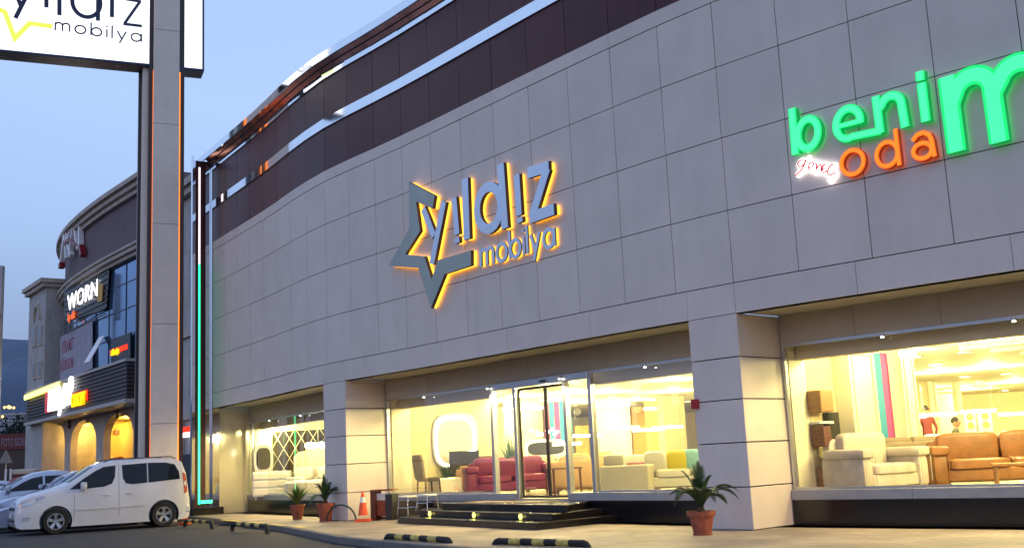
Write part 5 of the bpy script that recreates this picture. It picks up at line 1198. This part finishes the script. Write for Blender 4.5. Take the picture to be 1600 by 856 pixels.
# canopy
cpy=MB()
A0=Vector((-18.3,51.0,0)); A1=Vector((-30.4,67.4,0)); dC=(A1-A0).normalized(); nI=Vector((dC.y,-dC.x,0)); nI=nI if nI.x>0 else -nI
def cb(mb,t0,t1,o0,o1,z0,z1): mb.loft([[A0+dC*t+nI*o+Vector((0,0,z0)) for t,o in((t0,o0),(t1,o0),(t1,o1),(t0,o1))],[A0+dC*t+nI*o+Vector((0,0,z1)) for t,o in((t0,o0),(t1,o0),(t1,o1),(t0,o1))]])
LC=(A1-A0).length
m=MB(); cb(m,.08,LC-.05,.08,1.6,5.05,6.78); m.build('canopy_core','board_black',nb)
m=MB()
for i in range(9): cb(m,.0,LC,0,.06,5.08+i*.19,5.08+i*.19+.13); cb(m,.0,.06,.064,1.4,5.08+i*.19,5.08+i*.19+.13)
m.build('canopy_slats','slat_brown',nb)
m=MB(); cb(m,-.05,LC+.05,-.08,1.7,6.79,6.93); m.build('canopy_top','canopy_white',nb); m=MB(); cb(m,-.05,LC+.05,-.08,1.7,4.86,5.04); m.build('canopy_underside','canopy_white',nb)
# canopy signs
cs=thing('canopy_sign','overexposed white script and yellow CONCEPT letters on the slatted canopy','shop sign',(-25,60,5.5)); Pp=A0-nI*.02; U_=-dC; Wn_=-nI; fw_=(Pp,U_,Vector((0,0,1)),Wn_)
m=MB(); m.prism([wm(73.5,612),wm(79,609),wm(79,644),wm(73.5,645)],fw_,.05,.12); m.build('red_panel','sign_red',cs)
textmesh('script','Mobilya',1.6,'sign_white_hot',Pp+U_*wm(79,630)[0]+Vector((0,0,wm(95,636)[1]))+Wn_*.1,U_,Wn_,cs,.05,.09,.85,sx=(wm(114,620)[0]-wm(79,630)[0])/6.2)
m=MB(); m.prism([wm(80,616),wm(113,605),wm(113,631),wm(80,640)],fw_,.03,.06); m.build('light_panel','sign_white',cs)
for x,y,r_ in((105,606,.28),(114,600,.42)): m=MB(); c_=wm(x,y); m.prism(ring(c_[0],c_[1],r_,r_,16),fw_,.06,.16); m.build('glowing_dot','sign_white_hot',cs)
textmesh('letters','CONCEPT',.95,'led_yellow',Pp+U_*wm(114,628)[0]+Vector((0,0,wm(126,627)[1]-.2))+Wn_*.09,U_,Wn_,cs,.03,.02,sx=(wm(137,620)[0]-wm(114,628)[0])/4.6)
m=MB(); m.prism([wm(113.5,615),wm(138,608),wm(138,625),wm(113.5,631)],fw_,.03,.05); m.build('glow_panel','led_red',cs)
ys=MB(); a=wm(43,621); b=wm(96,600.5); ys.ribbon([a,b],.28,fw_,.1,.2); o=ys.build('neon_strip','neon_yellow'); tag(o,'long yellow neon strip along the left top edge of the slatted canopy','neon strip')
# ground floor with arches
GW=1.3
def arch_wall():
    m=MB(); PW=A0+nI*GW; 
    def gm(x,y): h=hit(x,y,PW,-nI)-PW; return (h.dot(-dC),h.z)
    arches=[]
    for x0,x1,yt in((84.5,101,661),(110,150,652),(161,208,640)):
        u0=gm(x0,700)[0]; u1=gm(x1,700)[0]; zt=gm((x0+x1)/2,yt)[1]; arches.append((u0,u1,min(zt,4.7)))
    uA=gm(44,700)[0]; uB=1.5
    fr_=(PW,-dC,Vector((0,0,1)),-nI)
    edges=[uA]+[v for a in arches for v in a[:2]]+[uB]
    for i in range(0,len(edges),2): m.prism([(edges[i],0),(edges[i+1],0),(edges[i+1],4.84),(edges[i],4.84)],fr_,-.4,0)
    for u0,u1,zt in arches:
        c_=(u0+u1)/2; r_=(u1-u0)/2; zs_=zt-min(r_*1.25,1.3); H_=zt-zs_
        pts=[(u0,4.84),(u0,zs_)]+[(c_-r_*math.cos(a),zs_+H_*math.sin(a)**.9) for a in [math.pi*i/16 for i in range(1,16)]]+[(u1,zs_),(u1,4.84)]
        m.prism(pts,fr_,-.399,-.001)
    m.build('arcade_wall','stone_beige',nb)
    m=MB(); cb(m,-1.5,LC-2.2,GW+2.6,GW+2.8,0,4.8); m.build('arcade_back_wall','glow_wall',nb)
    m=MB(); cb(m,-1.5,LC-2.2,GW+.41,GW+2.6,4.6,4.8); m.build('arcade_ceiling','glow_wall',nb)
    for t in(3,8.5,13.5,16.5): 
        P=A0+dC*t+nI*(GW+1.3); point((P.x,P.y,4.2),170,(1,.62,.14),.15)
    P=A0+dC*9-nI*1.5; 
    for u,z in((gm(92,560)[0],0),): pass
arch_wall()
for nm_,lab_,x_,o_,w__,h0_,h1_,mm_ in(('display_case','red brown display case inside the right arch','184',2.0,1.6,0,2.6,'wood_red'),('round_wall_clock','dark round disc on the yellow wall inside the left arch','96',2.5,.5,2.2,2.7,'wood_dark'),('sales_counter','brown counter inside the middle arch','128',1.9,2.2,0,1.9,'wood_mid'),('wall_panel','dark narrow panel on the wall inside the middle arch','143',2.5,.5,1.9,3.1,'board_black')):
    h=hit(float(x_),700,A0+nI*(GW+o_),-nI)-A0; t_=h.dot(dC); m=MB(); cb(m,t_-w__/2,t_+w__/2,GW+o_-.25,GW+o_+.08,h0_+.01,h1_); o=m.build(nm_,mm_,bevel=.02); tag(o,lab_,nm_.replace('_',' ').replace('round ',''))
tm=textmesh('wall_lettering','MİLLON',.42,'wood_red',hit(176,680,A0+nI*(GW+2.56),-nI),-dC,-nI,nb,.01,.01,sx=.8)
for x,y in((81,668),(108,661),(183.5,645)):
    P=hit(x,y,A0+nI*(GW-.1),-nI); m=MB(); m.X=Matrix.Translation(P); m.lathe([(.05,-.3),(.07,-.28),(.07,.3),(.05,.32)],n=10); o=m.build('wall_lamp','plastic_black'); tag(o,{81:'black cylindrical wall lamp above the left arch',108:'black cylindrical wall lamp above the middle arch',183.5:'black cylindrical wall lamp above the right arch'}[x],'wall lamp')
# beige wing
wg=thing('corner_building','pale stone corner building with paired narrow windows left of the curved facade','building',(-29,66,0))
PWg=A0+nI*.35
def wgm(x,y): h=hit(x,y,PWg,-nI)-PWg; return (h.dot(-dC),h.z)
uA,zT=wgm(46,469); uB,_=wgm(72,450); zT=13.6
m=MB(); t0,t1=-uB,-uA; cb(m,t0,t1,.35,9,0,zT-.5); m.build('wall','stone_grey',wg)
m=MB(); cb(m,t0-.2,t1+.2,.1,9.2,zT-.499,zT-.25); cb(m,t0-.35,t1+.35,-.05,9.3,zT-.248,zT); m.build('cornice','stone_beige',wg)
for x,y,yb in((55,512,540),(64,509,538),(55,567,591),(64,563,589),(52,632,636)):
    a=wgm(x-2.6,y); b=wgm(x+2.6,yb); m=MB(); cb(m,-b[0],-a[0],.28,.348,b[1],a[1]); f=m.build('window','stone_beige',wg); m=MB(); cb(m,-b[0]+.12,-a[0]-.12,.27,.279,b[1]+.12,a[1]-.1); m.build('pane','dark_window',f)
a=wgm(50,505); b=wgm(68,500); c_=((a[0]+b[0])/2,a[1]); m=MB(); m.ribbon(arc(c_[0],c_[1],.75,.95,0,180,12),.18,(PWg,-dC,Vector((0,0,1)),-nI),.0,.15); m.build('arch_moulding','stone_beige',wg)
# door/pier under canopy left
# classical house between
ho=thing('townhouse','grey stone townhouse with shutters between the pylon and the store end','building',(-13,45,0))
B0=Vector((-11.2,41.5,0)); B1=Vector((-15.2,47.3,0)); A0s=A0; 
dB=(B1-B0).normalized(); nB=Vector((dB.y,-dB.x,0)); nB=nB if nB.x>0 else -nB
def hb_(mb,t0,t1,o0,o1,z0,z1): mb.loft([[B0+dB*t+nB*o+Vector((0,0,z0)) for t,o in((t0,o0),(t1,o0),(t1,o1),(t0,o1))],[B0+dB*t+nB*o+Vector((0,0,z1)) for t,o in((t0,o0),(t1,o0),(t1,o1),(t0,o1))]])
LB=(B1-B0).length
m=MB(); hb_(m,0,LB,0,7,0,13.0); m.build('wall','stone_grey',ho)
m=MB(); hb_(m,-.2,LB+.2,-.25,7,13.0,13.3); m.build('cornice','stone_beige',ho); m=MB(); hb_(m,-.2,LB+.2,-.4,7,13.302,13.6); m.build('cornice','stone_beige',ho)
for z in(3.6,7.0): m=MB(); hb_(m,0,LB,-.12,-.002,z,z+.25); m.build('string_course','stone_beige',ho)
for i in range(3):
    for z in(4.4,8.0,10.6):
        t=.8+i*2.1; m=MB(); hb_(m,t,t+1.0,-.06,-.002,z,z+1.7); f=m.build('window','stone_beige',ho); m=MB(); hb_(m,t+.12,t+.88,-.07,-.062,z+.12,z+1.58); m.build('pane','dark_window',f)
for t in(.3,2.4,4.6): m=MB(); hb_(m,t,t+.35,-.15,-.002,0,3.59); m.build('pilaster','stone_beige',ho)
m=MB(); hb_(m,3.2,4.4,-.2,-.003,.1,2.2); m.build('dark_door','board_black',ho)
sgm=thing('small_sign','small red and white lit sign on the townhouse beside the pylon','shop sign',(-13,45,2.8)); P=hit(291,675,B0-nB*.25,-nB); m=MB(); m.X=Matrix.Translation(P)@Matrix.Rotation(math.atan2(dB.y,dB.x),4,'Z'); m.box(-.35,.35,-.03,.03,0,.22); m.build('red_half','led_red',sgm); m=MB(); m.X=Matrix.Translation(P)@Matrix.Rotation(math.atan2(dB.y,dB.x),4,'Z'); m.box(-.35,.35,-.03,.03,-.2,-.005); m.build('white_half','sign_white',sgm)
# ================================================================== FAR LEFT
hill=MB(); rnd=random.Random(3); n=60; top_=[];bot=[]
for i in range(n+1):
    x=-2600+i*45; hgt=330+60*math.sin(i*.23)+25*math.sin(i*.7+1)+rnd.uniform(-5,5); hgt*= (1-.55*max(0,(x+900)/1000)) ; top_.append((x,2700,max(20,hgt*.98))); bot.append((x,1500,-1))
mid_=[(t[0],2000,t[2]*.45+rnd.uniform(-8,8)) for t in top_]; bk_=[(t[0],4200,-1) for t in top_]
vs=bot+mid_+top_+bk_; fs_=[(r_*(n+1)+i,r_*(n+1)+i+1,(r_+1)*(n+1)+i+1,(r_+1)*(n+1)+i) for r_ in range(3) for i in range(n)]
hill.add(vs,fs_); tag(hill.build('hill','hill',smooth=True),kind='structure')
rnd=random.Random(5); cols=['pale','cream','white','grey']
for i in range(7):
    x=2+i*8+rnd.uniform(-2,2); d_=330+rnd.uniform(-40,60); q=dep(x,d_); h=(18+rnd.uniform(-3,5)); hs=thing('distant_house',['pale block furthest left on the hillside','second pale block from the left on the hillside','pale hillside block left of the middle','pale hillside block in the middle','pale hillside block right of the middle','pale block just left of the corner building','pale hillside block hidden beside the corner building'][i],'house',(q.x,q.y,0),0,'pale houses on the slope below the hill')
    m=MB(); m.X=Matrix.Translation((q.x,q.y,0)); m.box(-5,5,0,9,0,h); m.build('wall','far_wall',hs); m=MB(); m.X=Matrix.Translation((q.x,q.y,0)); m.box(-5.3,5.3,-.3,9.3,h+.01,h+.6); m.build('roof','stone_grey',hs)
    for k in range(3):
        for z in(4,9,14): m=MB(); m.X=Matrix.Translation((q.x-3+3*k,q.y-.02,z)); m.box(-.6,.6,-.05,0,0,1.6); m.build('window','dark_window',hs)
lampw=MB()
for i in range(9):
    x,y=rnd.choice([(8,637),(10,635),(13,636),(15,635),(23,637),(1,639),(26,650),(5,652),(40,648)]); x+=rnd.uniform(-1.5,1.5); y+=rnd.uniform(-1.5,1.5); v=ray(x,y); k=320/v.y; lampw.lathe([(.01,-.45),(.45,0),(.01,.45)],(v.x*k,320,CH+v.z*k),8)
D('town_light',(1,.7,.2),emit=(1,.6,.15),es=3)
tag(lampw.build('town_lights','town_light'),'scattered orange town lights on the far slope','town lights',kind='stuff')
sh=thing('photo_shop','low dark shop with dull red FOTO SEDEF fascia at the far left','shop',(*dep(20,78),0)); q0,q1=dep(-40,78),dep(52,78); 
m=MB(); m.X=Matrix.Translation((q0.x,78,0)); Ls=q1.x-q0.x; m.box(0,Ls,0,8,0,3.9); m.build('wall','shop_dark',sh); m=MB(); m.X=Matrix.Translation((q0.x,78,0)); m.box(0,Ls,-.2,-.005,3.8,4.9); m.build('fascia','shop_red',sh)
q=dep(4,78); textmesh('lettering','FOTO SEDEF',.75,'sign_faded',(q.x,77.78,4.05),(1,0,0),(0,-1,0),sh,.01,.01,sx=.42)
def tree(label,x,d_,h,r_,seed):
    rnd=random.Random(seed); q=dep(x,d_); t=thing('tree',label,'tree',(q.x,q.y,0)); m=MB(); m.X=Matrix.Translation((q.x,q.y,0)); m.tube([(0,0,0),(.05,0,h*.4),(-.1,0,h*.8)],[.22,.15,.06],8); m.build('trunk','trunk',t)
    m=MB(); m.X=Matrix.Translation((q.x,q.y,h*.68))
    for i in range(1400):
        a=rnd.uniform(0,6.28); u=rnd.uniform(-1,1); k=rnd.random()**.4; p=Vector((math.cos(a)*math.sqrt(1-u*u)*r_*k,math.sin(a)*math.sqrt(1-u*u)*r_*k,u*h*.33*k)); 
        p*=1+.25*math.sin(a*3+u*4); e=Vector((rnd.uniform(-1,1),rnd.uniform(-1,1),rnd.uniform(-1,1))).normalized()*.16; f_=e.orthogonal().normalized()*.1; m.add([p-e,p+f_,p+e,p-f_],[(0,1,2,3)])
    m.build('crown','crown_dark',t)
tree('dark tree rising behind the photo shop roof, left one',20,90,6.6,2.0,1); tree('dark tree behind the photo shop next to the corner building',33,95,6.9,2.6,2)
wsn=thing('warning_sign','grey backed triangular road sign on a thin post before the photo shop','road sign',(*dep(10,62),0)); q=dep(10,62); fr_=(Vector((q.x,q.y,0)),Vector((1,0,0)),Vector((0,0,1)),Vector((0,-1,0)))
m=MB(); m.prism([(-.42,2.55),(.42,2.55),(0,3.3)],fr_,.04,.06); m.build('plate','warn_white',wsn); m=MB(); m.tube([(q.x,q.y,0),(q.x,q.y,3.1)],.035,8); m.build('post','alu',wsn)
bb=thing('billboard','edge of a grey louvred billboard cut by the left picture border','billboard',(*dep(-12,60),0)); q=dep(-14,60); m=MB(); m.X=Matrix.Translation((q.x,q.y,0)); v0=ray(0,490); v1=ray(0,415); z0=CH+v0.z/v0.y*60; z1=CH+v1.z/v1.y*60
m.box(-.4,.30,0,.3,z0,z1); m.build('panel','stone_grey',bb); m=MB(); m.X=Matrix.Translation((q.x,q.y,0)); m.box(-.15,.15,.31,.6,0,z1-.2); m.build('post','stone_grey',bb)
